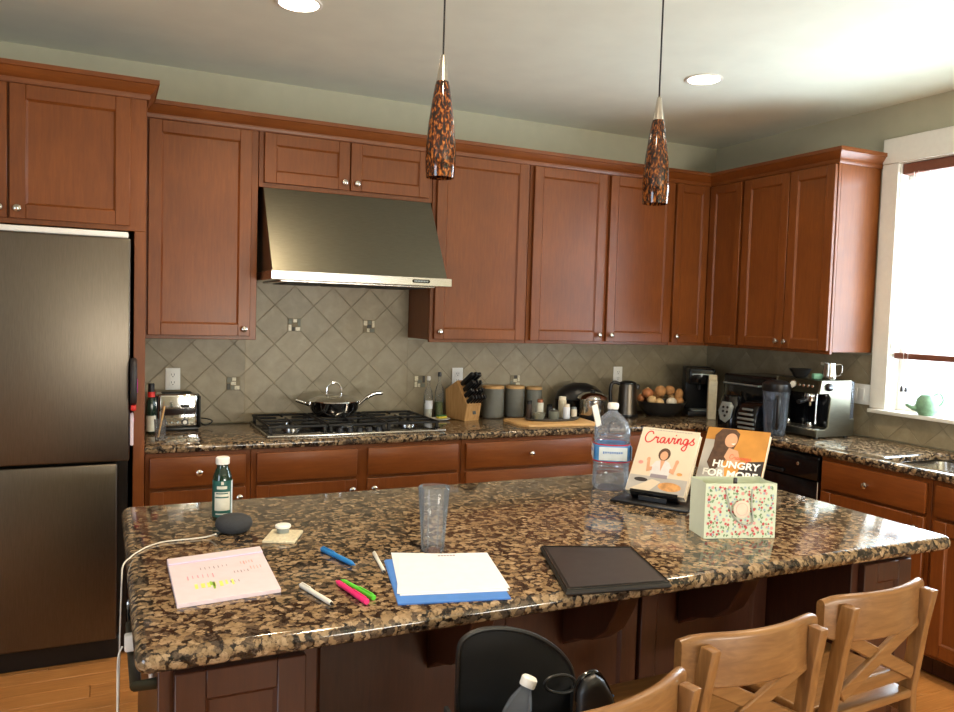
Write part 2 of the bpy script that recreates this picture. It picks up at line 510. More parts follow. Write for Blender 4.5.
def ribbon(mb, pts, w, z0, z1):
    """flat ink stroke: 2-D polyline widened to w, a thin slab from z0 to z1"""
    P = [Vector((p[0], p[1])) for p in pts]; n = len(P); vs = []; fs = []
    for i, p in enumerate(P):
        d = (P[min(i + 1, n - 1)] - P[max(i - 1, 0)])
        if d.length < 1e-9: d = Vector((1, 0))
        d.normalize(); q = Vector((-d.y, d.x)) * w / 2
        vs += [(p.x + q.x, p.y + q.y, z0), (p.x - q.x, p.y - q.y, z0), (p.x - q.x, p.y - q.y, z1), (p.x + q.x, p.y + q.y, z1)]
    for i in range(n - 1):
        a = 4 * i; b = a + 4
        for k in range(4): fs.append((a + k, a + (k + 1) % 4, b + (k + 1) % 4, b + k))
    fs.append((3, 2, 1, 0)); fs.append(tuple(4 * (n - 1) + k for k in range(4)))
    mb.add(vs, fs); return mb
def text_mb(string, size, depth, x, y, z, bold=0.0, shear=0.0, mx=None, align='LEFT'):
    cu = bpy.data.curves.new('lettering', 'FONT'); cu.body = string; cu.size = size; cu.extrude = depth / 2
    cu.offset = bold; cu.shear = shear; cu.align_x = align
    o = bpy.data.objects.new('lettering', cu); COL.objects.link(o)
    dg = bpy.context.evaluated_depsgraph_get(); me = bpy.data.meshes.new_from_object(o.evaluated_get(dg))
    mb = MB()
    mat4 = T(x, y, z)
    if mx is not None: mat4 = mx @ mat4
    mb.add([v.co.copy() for v in me.vertices], [list(p.vertices) for p in me.polygons], mat4)
    bpy.data.objects.remove(o); bpy.data.curves.remove(cu); bpy.data.meshes.remove(me)
    return mb

# ================================================================== the setting
TH = .14
structure(MB().box(XL, XR + .5, RY, .0, -.06, -.012).build('floor', 'oak_floor'), 'warm oak strip floor')
floor = bpy.data.objects['floor']
# oak boards running along the back wall
PW = .104
plank_mesh = {}
row = 0; y = -.60
while y > -4.35:
    x = -1.75 + (row * .47) % 1.25
    while x < 3.0:
        ln = 1.249
        x1 = min(x + ln, 2.96)
        key = round(x1 - x, 3)
        if x1 - x > .08:
            if key not in plank_mesh:
                plank_mesh[key] = MB().box(0, x1 - x - .0015, -PW + .0015, 0, -.0119, 0, .0012, 1).mesh('plank', 'oak_floor')
            o = bpy.data.objects.new('plank', plank_mesh[key]); COL.objects.link(o)
            o.location = (x, y, 0); o.parent = floor
        x += ln + .001
    y -= PW; row += 1

structure(MB().box(XL, XR + TH, RY, TH, ZC, ZC + .1).build('ceiling', 'ceiling_paint'), 'off-white flat ceiling')
wall_back = structure(MB().box(XL, XR + TH, 0, TH, 0, ZC).build('wall_back', 'wall_paint'), 'sage grey wall with beige diagonal tile behind the counter')
WY0, WY1, WZ0, WZ1 = -1.435, -2.56, 1.075, 2.415   # sink window opening
wr = MB()
wr.box(XR, XR + TH, WY0, 0, 0, ZC).box(XR, XR + TH, RY, WY1, 0, ZC).box(XR, XR + TH, WY1, WY0, 0, WZ0).box(XR, XR + TH, WY1, WY0, WZ1, ZC)
wall_right = structure(wr.build('wall_right', 'wall_paint'), 'sage grey wall with the bright sink window')
structure(MB().box(XL - TH, XL, RY, TH, 0, ZC).build('wall_left', 'wall_paint'))
structure(MB().box(XL, XR, RY - TH, RY, 0, ZC).build('wall_rear', 'wall_paint'))
w2 = bpy.data.objects.new('added_frame_rear', None); COL.objects.link(w2); structure(w2); w2.location = (1.8, RY, 0)  # frame added on the solid rear wall around the ceiling fill lamp
f = MB(); f.box(-1.2, -1.1, 0, .02, .6, 2.3).box(1.1, 1.2, 0, .02, .6, 2.3).box(-1.1, 1.1, 0, .02, .6, .7).box(-1.1, 1.1, 0, .02, 2.2, 2.3); f.build('casing', 'white_trim', w2)

w3 = bpy.data.objects.new('added_frame_left', None); COL.objects.link(w3); structure(w3); w3.location = (XL, -4.6, 0)  # no opening here: trim added round the cool fill on the left wall
f = MB(); f.box(0, .02, -.9, -.8, .65, 2.35).box(0, .02, .8, .9, .65, 2.35).box(0, .02, -.8, .8, .65, .75).box(0, .02, -.8, .8, 2.25, 2.35); f.build('casing', 'white_trim', w3)

# ---- diagonal stone tile on the two walls
HD = .1065
def clip(poly, axis, val, keep_less):
    out = []
    for i in range(len(poly)):
        a, b = poly[i], poly[(i + 1) % len(poly)]
        ina = (a[axis] <= val) if keep_less else (a[axis] >= val); inb = (b[axis] <= val) if keep_less else (b[axis] >= val)
        if ina: out.append(a)
        if ina != inb:
            t = (val - a[axis]) / (b[axis] - a[axis]); out.append((a[0] + (b[0] - a[0]) * t, a[1] + (b[1] - a[1]) * t))
    return out
def area(p): return abs(sum(p[i][0] * p[(i + 1) % len(p)][1] - p[(i + 1) % len(p)][0] * p[i][1] for i in range(len(p)))) / 2
full_tile = {}
def tiles(wall, frame, regions, u0, v0):
    """frame maps (u, v, out) to the wall; regions are (ua, ub, va, vb)"""
    g = .0022
    for (ua, ub, va, vb) in regions:
        gm = MB().add([frame @ Vector((u, v, w)) for w in (0.0005, .005) for u, v in ((ua, va), (ub, va), (ub, vb), (ua, vb))],
                 [(0, 3, 2, 1), (4, 5, 6, 7), (0, 1, 5, 4), (1, 2, 6, 5), (2, 3, 7, 6), (3, 0, 4, 7)])
        gm.build('grout_bed', 'grout', wall)
        for i in range(int((ua - u0) / HD) - 2, int((ub - u0) / HD) + 3):
            for j in range(int((va - v0) / HD) - 2, int((vb - v0) / HD) + 3):
                if (i + j) % 2 == 0: continue
                cu, cv = u0 + i * HD, v0 + j * HD; h = HD - g
                poly = [(cu - h, cv), (cu, cv - h), (cu + h, cv), (cu, cv + h)]
                whole = area(poly)
                for ax, val, less in ((0, ub, True), (0, ua, False), (1, vb, True), (1, va, False)):
                    if poly: poly = clip(poly, ax, val, less)
                if len(poly) < 3 or area(poly) < .0004: continue
                k = 'w' if abs(area(poly) - whole) < 1e-7 else None
                if k and k in full_tile: me = full_tile[k]
                else:
                    mb = MB().prism([(a - cu, b - cv) for a, b in poly], .005, .0072, .001, 1)
                    me = mb.mesh('tile', 'travertine')
                    if k: full_tile[k] = me
                o = bpy.data.objects.new('tile', me); COL.objects.link(o)
                o.matrix_world = frame @ T(cu, cv, random.uniform(-.0006, .0004)); o.parent = wall
FB = Matrix(((1, 0, 0, 0), (0, 0, -1, 0), (0, 1, 0, 0), (0, 0, 0, 1)))          # u=x, v=z, out=-y
FR = Matrix(((0, 0, -1, XR), (-1, 0, 0, 0), (0, 1, 0, 0), (0, 0, 0, 1)))         # u=-y, v=z, out=-x
AX, AZ = .649, 1.444
tiles(wall_back, FB, [(-.135, .389, .915, 1.371), (.389, 1.314, .915, 1.70), (1.314, XR - .009, .915, 1.371)], AX, AZ)
tiles(wall_right, FR, [(.009, 1.333, .915, 1.371), (1.333, 2.7, .915, 1.052)], .06, AZ)
CS = 1.36
chips = [(-.024, -.008, .004, .024), (-.005, .010, .010, .024), (.013, .024, -.004, .024), (-.024, -.012, -.024, .0), (-.009, .010, -.006, .007), (-.009, .002, -.024, -.009), (.005, .024, -.024, -.009)]
cc = ['stone_dish', 'marble_tan', 'stone_dish', 'marble_tan', 'grout', 'slate_dish', 'marble_tan']
for n, (i, j) in enumerate(((0, 0), (4, 0), (-3, -3), (7, -3), (13, -3))):
    a = MB().box(-.036, .036, -.036, .036, .005, .0092, .001, 1).build('accent_tile', 'grout', wall_back)
    a.matrix_world = FB @ T(AX + i * HD, AZ + j * HD, 0)
    for q, (x0, x1, z0, z1) in enumerate(chips):
        MB().box(x0 * CS, x1 * CS, z0 * CS, z1 * CS, .0092, .0112, .0006, 1).build('mosaic_chip', cc[(q + n) % 7], a)

# ---- crown moulding
prof = [(0, 2.398), (.008, 2.398), (.012, 2.408), (.012, 2.420), (.020, 2.426), (.034, 2.446), (.040, 2.456), (.046, 2.458), (.046, 2.477), (0, 2.477)]
o = MB().sweep([(-1.13, -.6615), (-.1345, -.6615), (-.1345, -.40)], prof).build('trim_1', 'cherry_h'); structure(o, 'stepped cherry crown moulding over the refrigerator cabinet')
o = MB().sweep([(-.132, -.3315), (XR - .3315, -.3315), (XR - .3315, -1.3215), (XR - .001, -1.3215)], prof).build('trim_2', 'cherry_h'); structure(o, 'long cherry crown moulding over the wall cabinets')

# ---- sink window: casing, sill, sash, pane
win = bpy.data.objects.new('window_1', None); COL.objects.link(win); structure(win, 'bright white-cased window over the sink'); win.location = (XR, 0, 0)
wm = MB(); wm.box(-.019, 0, WY0, -1.337, 1.078, 2.415, .003, 1); wm.build('side_casing', 'white_trim', win)
MB().box(-.019, 0, WY1 - .063, WY1, 1.078, 2.415, .003, 1).build('side_casing', 'white_trim', win)
MB().box(-.024, 0, WY1 - .075, -1.340, 2.416, 2.552, .003, 1).build('head_casing', 'white_trim', win)
MB().box(-.055, .07, WY1 - .08, -1.352, 1.056, 1.077, .004, 2).build('window_sill', 'white_trim', win)
sa = MB()
sa.box(.07, .11, WY0 - .045, WY0, WZ0, WZ1).box(.07, .11, WY1, WY1 + .045, WZ0, WZ1).box(.07, .11, WY1 + .0452, WY0 - .0452, WZ0, WZ0 + .045).box(.07, .11, WY1 + .0452, WY0 - .0452, WZ1 - .045, WZ1)
sa.build('sash', 'white_trim', win)
MB().box(.088, .092, WY1 + .046, WY0 - .046, WZ0 + .046, WZ1 - .046).build('pane', 'window_glass', win)
jm = MB(); jm.box(.0, .0698, WY0 - .004, WY0, WZ0 + .002, WZ1).box(.0, .0698, WY1, WY1 + .004, WZ0 + .002, WZ1).box(.0, .0698, WY1 + .0042, WY0 - .0042, WZ1 - .004, WZ1)
jm.build('jamb', 'white_trim', win)
# ================================================================== counters
def counter_poly():
    f = .65
    return [(-.133, -.010), (-.133, -f), (XR - f, -f), (XR - f, -3.05), (XR - .010, -3.05), (XR - .010, -.010)]
SINK = rrect(3.02, 3.47, -2.50, -1.835, .05, 4)
ct = MB().prism(counter_poly(), .876, .914, .014, 3, holes=[SINK[::-1]]).build('countertop', 'granite')
tag(ct, 'speckled brown granite countertop along the back and right walls', 'countertop')
sk = thing('sink', 'stainless undermount sink basin below the bright window', 'sink', (3.245, -2.1675, .876))
bs = MB(); outer = rrect(-.235, .235, -.343, .343, .06, 4); inner = rrect(-.222, .222, -.33, .33, .05, 4); low = rrect(-.20, .20, -.30, .30, .05, 4)
n = len(outer); vs = [(x, y, -.002) for x, y in outer] + [(x, y, -.002) for x, y in inner] + [(x, y, -.17) for x, y in low]
fs = [(i, (i + 1) % n, n + (i + 1) % n, n + i) for i in range(n)] + [(n + i, n + (i + 1) % n, 2 * n + (i + 1) % n, 2 * n + i) for i in range(n)] + [tuple(2 * n + i for i in range(n))]
bs.add(vs, fs).build('basin', 'steel_plain', sk)
MB().cyl((0, 0, -.169), .042, .004, 20, .001).build('drain', 'chrome', sk)

# ================================================================== cabinets
knob_me = MB().lathe([(0, 0), (.007, 0), (.006, .006), (.0055, .012), (.013, .017), (.0155, .022), (.0145, .027), (.009, .031), (0, .032)], seg=16).mesh('knob', 'nickel')
def knob(parent, x, y, z):
    o = bpy.data.objects.new('knob', knob_me); COL.objects.link(o); o.parent = parent
    o.matrix_basis = T(x, y, z) @ RX(R(90)); return o
DT = .022
def door(parent, x0, x1, z0, z1, yf, kn=None, name='door', panel=True, fw=.058, mat='cherry_v'):
    """a framed door (or slab front) whose back sits on plane yf, facing -y"""
    b = .0025
    if panel:
        m = MB()
        m.box(x0, x0 + fw, yf - DT, yf, z0, z1, b, 1).box(x1 - fw, x1, yf - DT, yf, z0, z1, b, 1)
        m.box(x0 + fw - .001, x1 - fw + .001, yf - DT + .0004, yf, z1 - fw, z1, b, 1).box(x0 + fw - .001, x1 - fw + .001, yf - DT + .0004, yf, z0, z0 + fw, b, 1)
        d = m.build(name, mat, parent)
        MB().box(x0 + fw - .003, x1 - fw + .003, yf - DT + .010, yf - .002, z0 + fw - .003, z1 - fw + .003).build('door_panel', mat, d)
        e = MB(); i0, i1, k0, k1 = x0 + fw, x1 - fw, z0 + fw, z1 - fw; s = .007; yy = yf - DT + .010
        # small bevelled bead round the panel
        vs = []
        for (px, pz, sx, sz) in ((i0, k0, 1, 1), (i1, k0, -1, 1), (i1, k1, -1, -1), (i0, k1, 1, -1)):
            vs += [(px, yy - .007, pz), (px + sx * s, yy - .0004, pz + sz * s)]
        e.add(vs, [(0, 2, 3, 1), (2, 4, 5, 3), (4, 6, 7, 5), (6, 0, 1, 7)]).build('panel_bead', mat, d)
    else:
        d = MB().box(x0, x1, yf - DT, yf, z0, z1, .004, 2).build(name, 'cherry_h', parent)
    if kn: knob(d, kn[0], yf - DT, kn[1])
    return d
def upper(label, x0, x1, fronts, z0=1.372, z1=2.44, depth=.33, loc=(0, -.001, 0), rz=0):
    t = thing('wall_cabinet', label, 'cabinet', loc, rz, 'cherry wall cabinets')
    MB().box(x0 + .001, x1 - .001, -depth + .02, -.0, z0 + .012, z1, .001, 1).build('body', 'cherry_v', t)
    MB().box(x0 + .001, x1 - .001, -depth, -depth + .0198, z0, z1, .002, 1).build('face_frame', 'cherry_v', t)
    for f in fronts: door(t, f[0], f[1], f[2], f[3], -depth - .0005, f[4])
    return t
D0, D1 = 1.390, 2.394
upper('single-door cherry wall cabinet between the refrigerator cabinet and steel hood', -.132, .389, [(-.112, .355, D0, D1, (.325, 1.425))])
upper('short two-door cherry cabinet above the steel range hood', .3895, 1.3135, [(.414, .845, 2.150, 2.394, (.815, 2.185)), (.851, 1.286, 2.150, 2.394, (.881, 2.185))], z0=2.128)
upper('single-door cherry wall cabinet on the corner side of the hood', 1.314, 1.916, [(1.336, 1.896, D0, D1, (1.364, 1.43))])
upper('wide two-door cherry wall cabinet with both knobs meeting in the middle, on the back wall', 1.9165, 2.955, [(1.938, 2.436, D0, D1, (2.408, 1.43)), (2.466, 2.946, D0, D1, (2.494, 1.43))])
t = thing('corner_cabinet', 'L-shaped cherry wall cabinet filling the room corner with two narrow doors', 'cabinet', (0, 0, 0), 0, 'cherry wall cabinets')
MB().prism([(2.957, -.002), (2.957, -.33), (XR - .33, -.33), (XR - .33, -.640), (XR - .002, -.640), (XR - .002, -.002)], 1.372, 2.44, .001, 1).build('body', 'cherry_v', t)
door(t, 2.968, XR - .354, D0, D1, -.3305, (2.995, 1.43), fw=.05)
d6 = door(t, .3555, .630, D0, D1, -.3305, None, fw=.05); d6.matrix_basis = T(XR, 0, 0) @ RZ(R(-90))
upper('two-door cherry wall cabinet on the window wall with a lit end panel', .6415, 1.320, [(.652, 1.003, D0, D1, (.975, 1.43)), (1.009, 1.314, D0, D1, (1.037, 1.43))], loc=(XR - .001, 0, 0), rz=R(-90))

t = thing('refrigerator_cabinet', 'deep cherry cabinet bridging over the refrigerator with tall side panel', 'cabinet', (0, -.002, 0))
MB().box(-1.13, -.182, -.64, 0, 1.85, 2.44, .001, 1).build('body', 'cherry_v', t)
MB().box(-1.13, -.1355, -.6595, -.6402, 1.842, 2.44, .002, 1).build('face_frame', 'cherry_v', t)
MB().box(-.1815, -.1355, -.6400, 0, .0, 2.44, .001, 1).build('tall_side_panel', 'cherry_v', t)
MB().box(-.1815, -.1355, -.6595, -.6402, .0, 1.8418, .002, 1).build('panel_front_edge', 'cherry_v', t)
MB().box(-1.13, -1.105, -.6595, 0, .0, 1.8418, .002, 1).build('far_side_panel', 'cherry_v', t)
door(t, -1.085, -.648, 1.862, 2.394, -.66, (-.676, 1.90)); door(t, -.640, -.199, 1.862, 2.394, -.66, (-.612, 1.90))

def base(label, x0, x1, fronts, loc=(0, -.011, 0), rz=0, zt=.875):
    t = thing('base_cabinet', label, 'cabinet', loc, rz, 'cherry base cabinets')
    MB().box(x0 + .001, x1 - .001, -.60, 0, .10, zt, .001, 1).build('body', 'cherry_v', t)
    MB().box(x0 + .001, x1 - .001, -.615, -.6002, .10, .8752, .0015, 1).build('face_frame', 'cherry_v', t)
    MB().box(x0 + .001, x1 - .001, -.545, 0, 0, .0998).build('toe_kick', 'cherry_dark', t)
    for f in fronts: door(t, f[0], f[1], f[2], f[3], -.6155, f[4], f[5], f[5] == 'door')
    return t
DR0, DR1, LO = .722, .858, .706
base('drawer base cabinet under the toaster beside the refrigerator panel', -.132, .322, [(-.112, .297, DR0, DR1, (.092, .787), 'drawer'), (-.112, .297, .12, LO, (.268, .662), 'door')])
base('two-door base cabinet under the gas cooktop', .3225, 1.394, [(.347, .828, DR0, DR1, None, 'false_front'), (.884, 1.370, DR0, DR1, None, 'false_front'), (.347, .828, .12, LO, (.800, .660), 'door'), (.884, 1.370, .12, LO, (.912, .660), 'door')])
base('wide drawer base cabinet under the knife block and serving board', 1.3945, 2.222, [(1.418, 2.198, DR0, DR1, (1.797, .789), 'drawer'), (1.418, 2.198, .42, LO, (1.797, .63), 'drawer'), (1.418, 2.198, .12, .404, (1.797, .34), 'drawer')])
base('drawer base cabinet under the kettle, next to the room corner', 2.2225, 2.956, [(2.246, 2.93, DR0, DR1, (2.59, .789), 'drawer'), (2.246, 2.93, .12, LO, (2.28, .65), 'door')])
RL = (XR - .011, 0, 0)
def rbase(label, a, b, fronts):
    return base(label, a, b, fronts, RL, R(-90), .69)
rbase('drawer base cabinet below the sink edge with a brass-lit knob', 1.562, 2.148, [(1.580, 2.128, DR0, DR1, (1.842, .787), 'drawer'), (1.580, 2.128, .12, LO, (2.100, .655), 'door')])
rbase('sink base cabinet at the far end of the window wall run', 2.1485, 3.04, [(2.172, 2.59, DR0, DR1, None, 'false_front'), (2.172, 2.59, .12, LO, (2.205, .650), 'door'), (2.60, 3.02, DR0, DR1, None, 'false_front'), (2.60, 3.02, .12, LO, (2.98, .65), 'door')])
t = thing('blind_corner_panel', 'dark cherry filler panel between corner and dishwasher', 'panel', (0, 0, 0))
MB().box(XR - .626, XR - .30, -.954, -.64, .0, .875, .002, 1).build('panel_body', 'cherry_v', t)
MB().box(XR - .634, XR - .6262, -.948, -.66, .11, .865, .003, 1).build('panel_face', 'cherry_v', t)

# dishwasher
t = thing('dishwasher', 'black dishwasher under the counter on the window wall', 'dishwasher', (XR - .011, 0, 0), R(-90))
MB().box(.957, 1.560, -.60, 0, .09, .872, .002, 1).build('body', 'black_plastic', t)
MB().box(.962, 1.555, -.632, -.6005, .745, .868, .006, 2).build('control_panel', 'black_gloss', t)
MB().box(.962, 1.548, -.626, -.6005, .13, .740, .006, 2).build('door', 'black_gloss', t)
MB().box(1.5485, 1.554, -.628, -.6005, .13, .740, .001, 1).build('edge_strip', 'steel_plain', t)
MB().box(1.00, 1.34, -.650, -.6325, .752, .770, .006, 2).build('handle', 'black_plastic', t)
MB().cyl((0, 0, 0), .009, .006, 14, .001).xf(T(1.43, -.6325, .815) @ RX(R(90))).build('button', 'nickel', t)
MB().box(.957, 1.560, -.54, 0, 0, .089).build('toe_kick', 'black_plastic', t)

# ================================================================== refrigerator
t = thing('refrigerator', 'brushed stainless bottom-freezer refrigerator beside the tall cherry panel', 'refrigerator', (0, 0, 0))
MB().box(-1.09, -.200, -.655, -.03, .03, 1.800, .004, 1).build('body', 'black_plastic', t)
MB().box(-1.095, -.1965, -.722, -.656, .866, 1.806, .008, 3).build('refrigerator_door', 'steel_v', t)
MB().box(-1.047, -.2435, -.722, -.656, .098, .856, .008, 3).build('freezer_drawer', 'steel_v', t)
MB().box(-1.06, -.232, -.675, -.05, 0, .095, .004, 1).build('base_grille', 'black_plastic', t)
MB().box(-1.09, -.205, -.715, -.03, 1.8075, 1.832, .006, 2).build('top_cover', 'white_plastic', t)
h = MB(); h.tube([(-1.04, -.722, 1.0), (-1.04, -.765, 1.02), (-1.04, -.765, 1.65), (-1.04, -.722, 1.67)], .011, 10); h.build('door_handle', 'steel_plain', t)
t['label'] = 'brushed stainless bottom-freezer refrigerator beside the tall cherry panel'

# things hung on the refrigerator's side
t = thing('oven_mitt', 'dark and magenta oven mitt hanging beside the refrigerator door', 'oven mitt', (-.1962, -.717, 1.115))
MB().prism([(p[0], p[1]) for p in smooth([(-.04, .0, 0), (.03, -.01, 0), (.05, .06, 0), (.045, .15, 0), (.0, .19, 0), (-.05, .16, 0), (-.055, .07, 0)], 5, True)], 0, .026, .009, 3, mx=Matrix(((0, 0, 1, 0), (1, 0, 0, 0), (0, 1, 0, 0), (0, 0, 0, 1)))).build('padded_mitt', 'cover_dark', t)
MB().box(.0262, .029, -.045, .042, .045, .10, .001, 1).build('magenta_band', 'magenta', t)
MB().box(.002, .024, -.04, .03, -.032, -.008, .006, 2).build('red_cuff', 'red_plastic', t)
t = thing('gift_tag', 'white hanging tag with a round top below the oven mitt', 'tag', (-.1955, -.705, .935))
MB().prism([(p[0], p[1]) for p in arc(0, .10, .035, 0, 180, 10)] + [(-.035, 0), (.035, 0)], 0, .014, .004, 2, mx=Matrix(((0, 0, 1, 0), (1, 0, 0, 0), (0, 1, 0, 0), (0, 0, 0, 1)))).build('tag_card', 'paper_pink', t)
MB().cyl((0, 0, 0), .008, .002, 12).xf(T(.0142, 0, .105) @ RYm(R(90))).build('punched_eyelet', 'magenta', t)

# ================================================================== range hood
t = thing('range_hood', 'sloped stainless range hood over the gas cooktop', 'range hood', (0, -.010, 0))
HX0, HX1 = .404, 1.300
YZ = Matrix(((0, 0, 1, 0), (1, 0, 0, 0), (0, 1, 0, 0), (0, 0, 0, 1)))   # poly (y,z) extruded along x
MB().prism([(0, 1.7105), (-.600, 1.7105), (-.345, 2.124), (0, 2.124)], HX0 + .004, HX1 - .004, .003, 1, mx=YZ).build('canopy', 'steel_h', t)
lp = MB(); lp.box(.402, 1.317, -.614, 0, 1.668, 1.710, .002, 1); lip = lp.build('front_lip', 'steel_plain', t)
MB().box(.46, 1.25, -.55, -.08, 1.660, 1.6675, .002, 1).build('filter_panel', 'steel_plain', t)
for k in range(3): MB().box(.50 + k * .25, .72 + k * .25, -.50, -.15, 1.6555, 1.6598, .001, 1).build('grease_filter', 'black_iron', t)
bd = MB().prism([(x, y) for x, y in rrect(-.047, .047, -.0085, .0085, .008, 5)], 0, .003, .001, 1, mx=T(1.148, -.6145, 1.690) @ RX(R(90))).build('badge', 'black_gloss', lip)
mk = MB()
for k in range(9): mk.box(1.110 + k * .0085, 1.1155 + k * .0085, -.6181, -.6176, 1.6865, 1.6935)
mk.build('badge_lettering', 'silver_paint', lip)

# ================================================================== gas cooktop
t = thing('gas_cooktop', 'five-burner black and steel gas cooktop set in the granite', 'cooktop', (.4036, 0, .9145))
MB().box(0, .914, -.595, -.075, 0, .014, .004, 2).build('steel_deck', 'steel_plain', t)
MB().box(.008, .906, -.545, -.082, .0142, .0165, .001, 1).build('burner_pan', 'black_gloss', t)
for bx, by, br in ((.15, -.20, .04), (.15, -.42, .05), (.457, -.31, .06), (.764, -.20, .04), (.764, -.42, .05)):
    bn = MB().lathe([(0, 0), (br, 0), (br, .008), (br * .8, .012), (0, .012)], (bx, by, .0167), 20).build('burner', 'steel_plain', t)
    MB().cyl((bx, by, .0288), br * .78, .007, 20, .002).build('burner_cap', 'black_iron', bn)
for gx0, gx1 in ((.012, .302), (.308, .606), (.612, .902)):
    g = MB(); zt0, zt1 = .040, .052
    for yy in (-.535, -.315, -.092): g.box(gx0, gx1, yy - .006, yy + .006, zt0, zt1, .003, 1)
    for xx in (gx0 + .007, gx1 - .007): g.box(xx - .006, xx + .006, -.538, -.088, zt0, zt1, .003, 1)
    for yy in (-.20, -.425):
        g.box(gx0, gx0 + .105, yy - .005, yy + .005, zt0, zt1, .003, 1).box(gx1 - .105, gx1, yy - .005, yy + .005, zt0, zt1, .003, 1)
    cx = (gx0 + gx1) / 2
    for ya, yb in ((-.535, -.465), (-.385, -.235), (-.16, -.092)): g.box(cx - .005, cx + .005, ya, yb, zt0, zt1, .003, 1)
    for xx in (gx0 + .012, gx1 - .012):
        for yy in (-.53, -.097): g.box(xx - .008, xx + .008, yy - .008, yy + .008, .0168, zt0 + .002, .002, 1)
    g.build('grate', 'black_iron', t)
for k in range(5): MB().lathe([(0, 0), (.017, 0), (.015, .02), (.012, .023), (0, .023)], (.357 + k * .05, -.566, .0143), 16).build('control_knob', 'black_plastic', t)

# ================================================================== island
IX0, IX1, IY0, IY1 = -.248, 1.998, -2.874, -1.740
isl = MB().prism(rrect(IX0, IX1, IY0, IY1, .028, 6), .872, .914, .0195, 5).build('island_countertop', 'granite')
tag(isl, 'large speckled brown granite slab on the kitchen island', 'countertop')
t = thing('kitchen_island', 'cherry kitchen island base coloured in shade tones, with corbels under the granite slab', 'kitchen island', (0, 0, 0))
MB().box(-.20, 1.94, -2.45, -1.79, .09, .871, .002, 1).build('body', 'island_wood_shaded', t)
MB().box(-.17, 1.91, -2.42, -1.85, 0, .0898).build('toe_kick', 'island_wood_shaded', t)
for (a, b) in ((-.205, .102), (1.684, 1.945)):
    e = MB().box(a, b, -2.775, -2.4502, .0, .8712, .002, 1).build('end_pier', 'island_wood_shaded', t)
    dd = door(t, a + .028, b - .028, .13, .835, -2.7755, None, 'pier_panel', mat='island_wood_shaded')
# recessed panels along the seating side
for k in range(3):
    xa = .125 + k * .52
    door(t, xa, xa + .505, .13, .85, -2.4505, None, 'back_panel', mat='island_wood_shaded')
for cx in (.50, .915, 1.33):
    MB().prism([(-2.474, .8705), (-2.75, .8705), (-2.75, .835)] + [(-2.474 - .26 * math.cos(R(a)) + .0, .835 - .20 * math.sin(R(a))) for a in (15, 35, 55, 75)] + [(-2.474, .60)], cx - .03, cx + .03, .003, 1, mx=YZ).build('corbel', 'island_wood_shaded', t)
# power outlet and rail on the island's end
ot = MB().box(-.2115, -.2055, -2.64, -2.565, .745, .86, .003, 2).build('outlet_plate', 'white_plastic', t)
MB().box(-.259, -.2117, -2.612, -2.59, .815, .850, .004, 2).build('power_adapter', 'white_plastic', t)
br = MB().tube([(-.2052, -2.74, .80), (-.242, -2.74, .80), (-.242, -2.42, .80), (-.2052, -2.42, .80)], .011, 10).build('towel_bar', 'bronze', t)

# ================================================================== blinds
t = thing('window_blind', 'white slatted blind raised a little above the window sill', 'window blind', (XR + .035, -1.998, 0))
MB().box(-.028, .028, -.555, .555, 2.352, 2.408, .003, 1).build('valance', 'blind_rail', t)
sl = MB().box(-.024, .024, -.548, .548, -.0012, .0012).xf(RYm(R(28))).mesh('slat', 'blind_slat')
z = 1.43
while z < 2.34:
    o = bpy.data.objects.new('slat', sl); COL.objects.link(o); o.parent = t; o.location = (0, 0, z); z += .044
MB().box(-.024, .024, -.550, .550, 1.360, 1.392, .006, 2).build('bottom_rail', 'blind_rail', t)
for yy in (.40, -.40): MB().tube([(-.026, yy, 1.39), (-.026, yy, 2.355)], .0012, 5).build('ladder_cord', 'white_plastic', t)
for yy in (.487, .462):
    c = MB().tube([(-.029, yy, 1.215), (-.029, yy, 2.36)], .001, 5).build('pull_cord', 'white_plastic', t)
    MB().lathe([(0, 0), (.009, .0), (.007, .02), (.002, .032), (0, .032)], (-.029, yy, 1.185), 10).build('tassel', 'cover_dark', c)
t = thing('watering_can', 'small green glazed watering can on the window sill', 'watering can', (XR - .012, -1.672, 1.0775), R(-35))
MB().lathe([(0, 0), (.036, 0), (.05, .02), (.056, .05), (.048, .085), (.03, .105), (.026, .105), (.042, .08), (.048, .05), (0, .012)], seg=20).build('belly', 'green_glaze', t)
MB().tube(smooth([(-.045, 0, .03), (-.075, 0, .04), (-.10, 0, .055)], 5), [.013] * 5 + [.010] * 5 + [.008], 8).build('spout', 'green_glaze', t)
MB().tube(smooth([(.026, 0, .10), (.06, 0, .115), (.078, 0, .08), (.056, 0, .045)], 6), .006, 8).build('handle', 'green_glaze', t)

# ================================================================== ceiling lights and pendants
def can(x, y, label, power):
    t = thing('ceiling_light', label, 'ceiling light', (x, y, ZC), 0, 'recessed ceiling lights')
    MB().lathe([(.078, -.0005), (.092, -.0005), (.092, -.004), (.086, -.006), (.078, -.005), (.078, -.0005)], seg=32).build('trim_ring', 'white_trim', t)
    MB().lathe([(0, -.005), (.0775, -.005), (.0775, -.001), (0, -.001)], seg=32).build('lens', 'can_lens', t)
    l = bpy.data.lights.new('can_lamp', 'SPOT'); l.energy = power; l.color = CAN_COLOR; l.spot_size = R(140); l.spot_blend = .9; l.shadow_soft_size = .05
    o = bpy.data.objects.new('can_lamp', l); COL.objects.link(o); o.location = (0, 0, -.02); o.parent = t
p = at(299, 3, z=ZC); can(p.x, p.y, 'recessed ceiling light above the gap between island and cooktop', 45)
p = at(704, 79, z=ZC); can(p.x, p.y, 'recessed ceiling light near the room corner by the window wall', 24)
can(.40, -3.05, 'recessed ceiling light above the stool with the tote bag', 84)
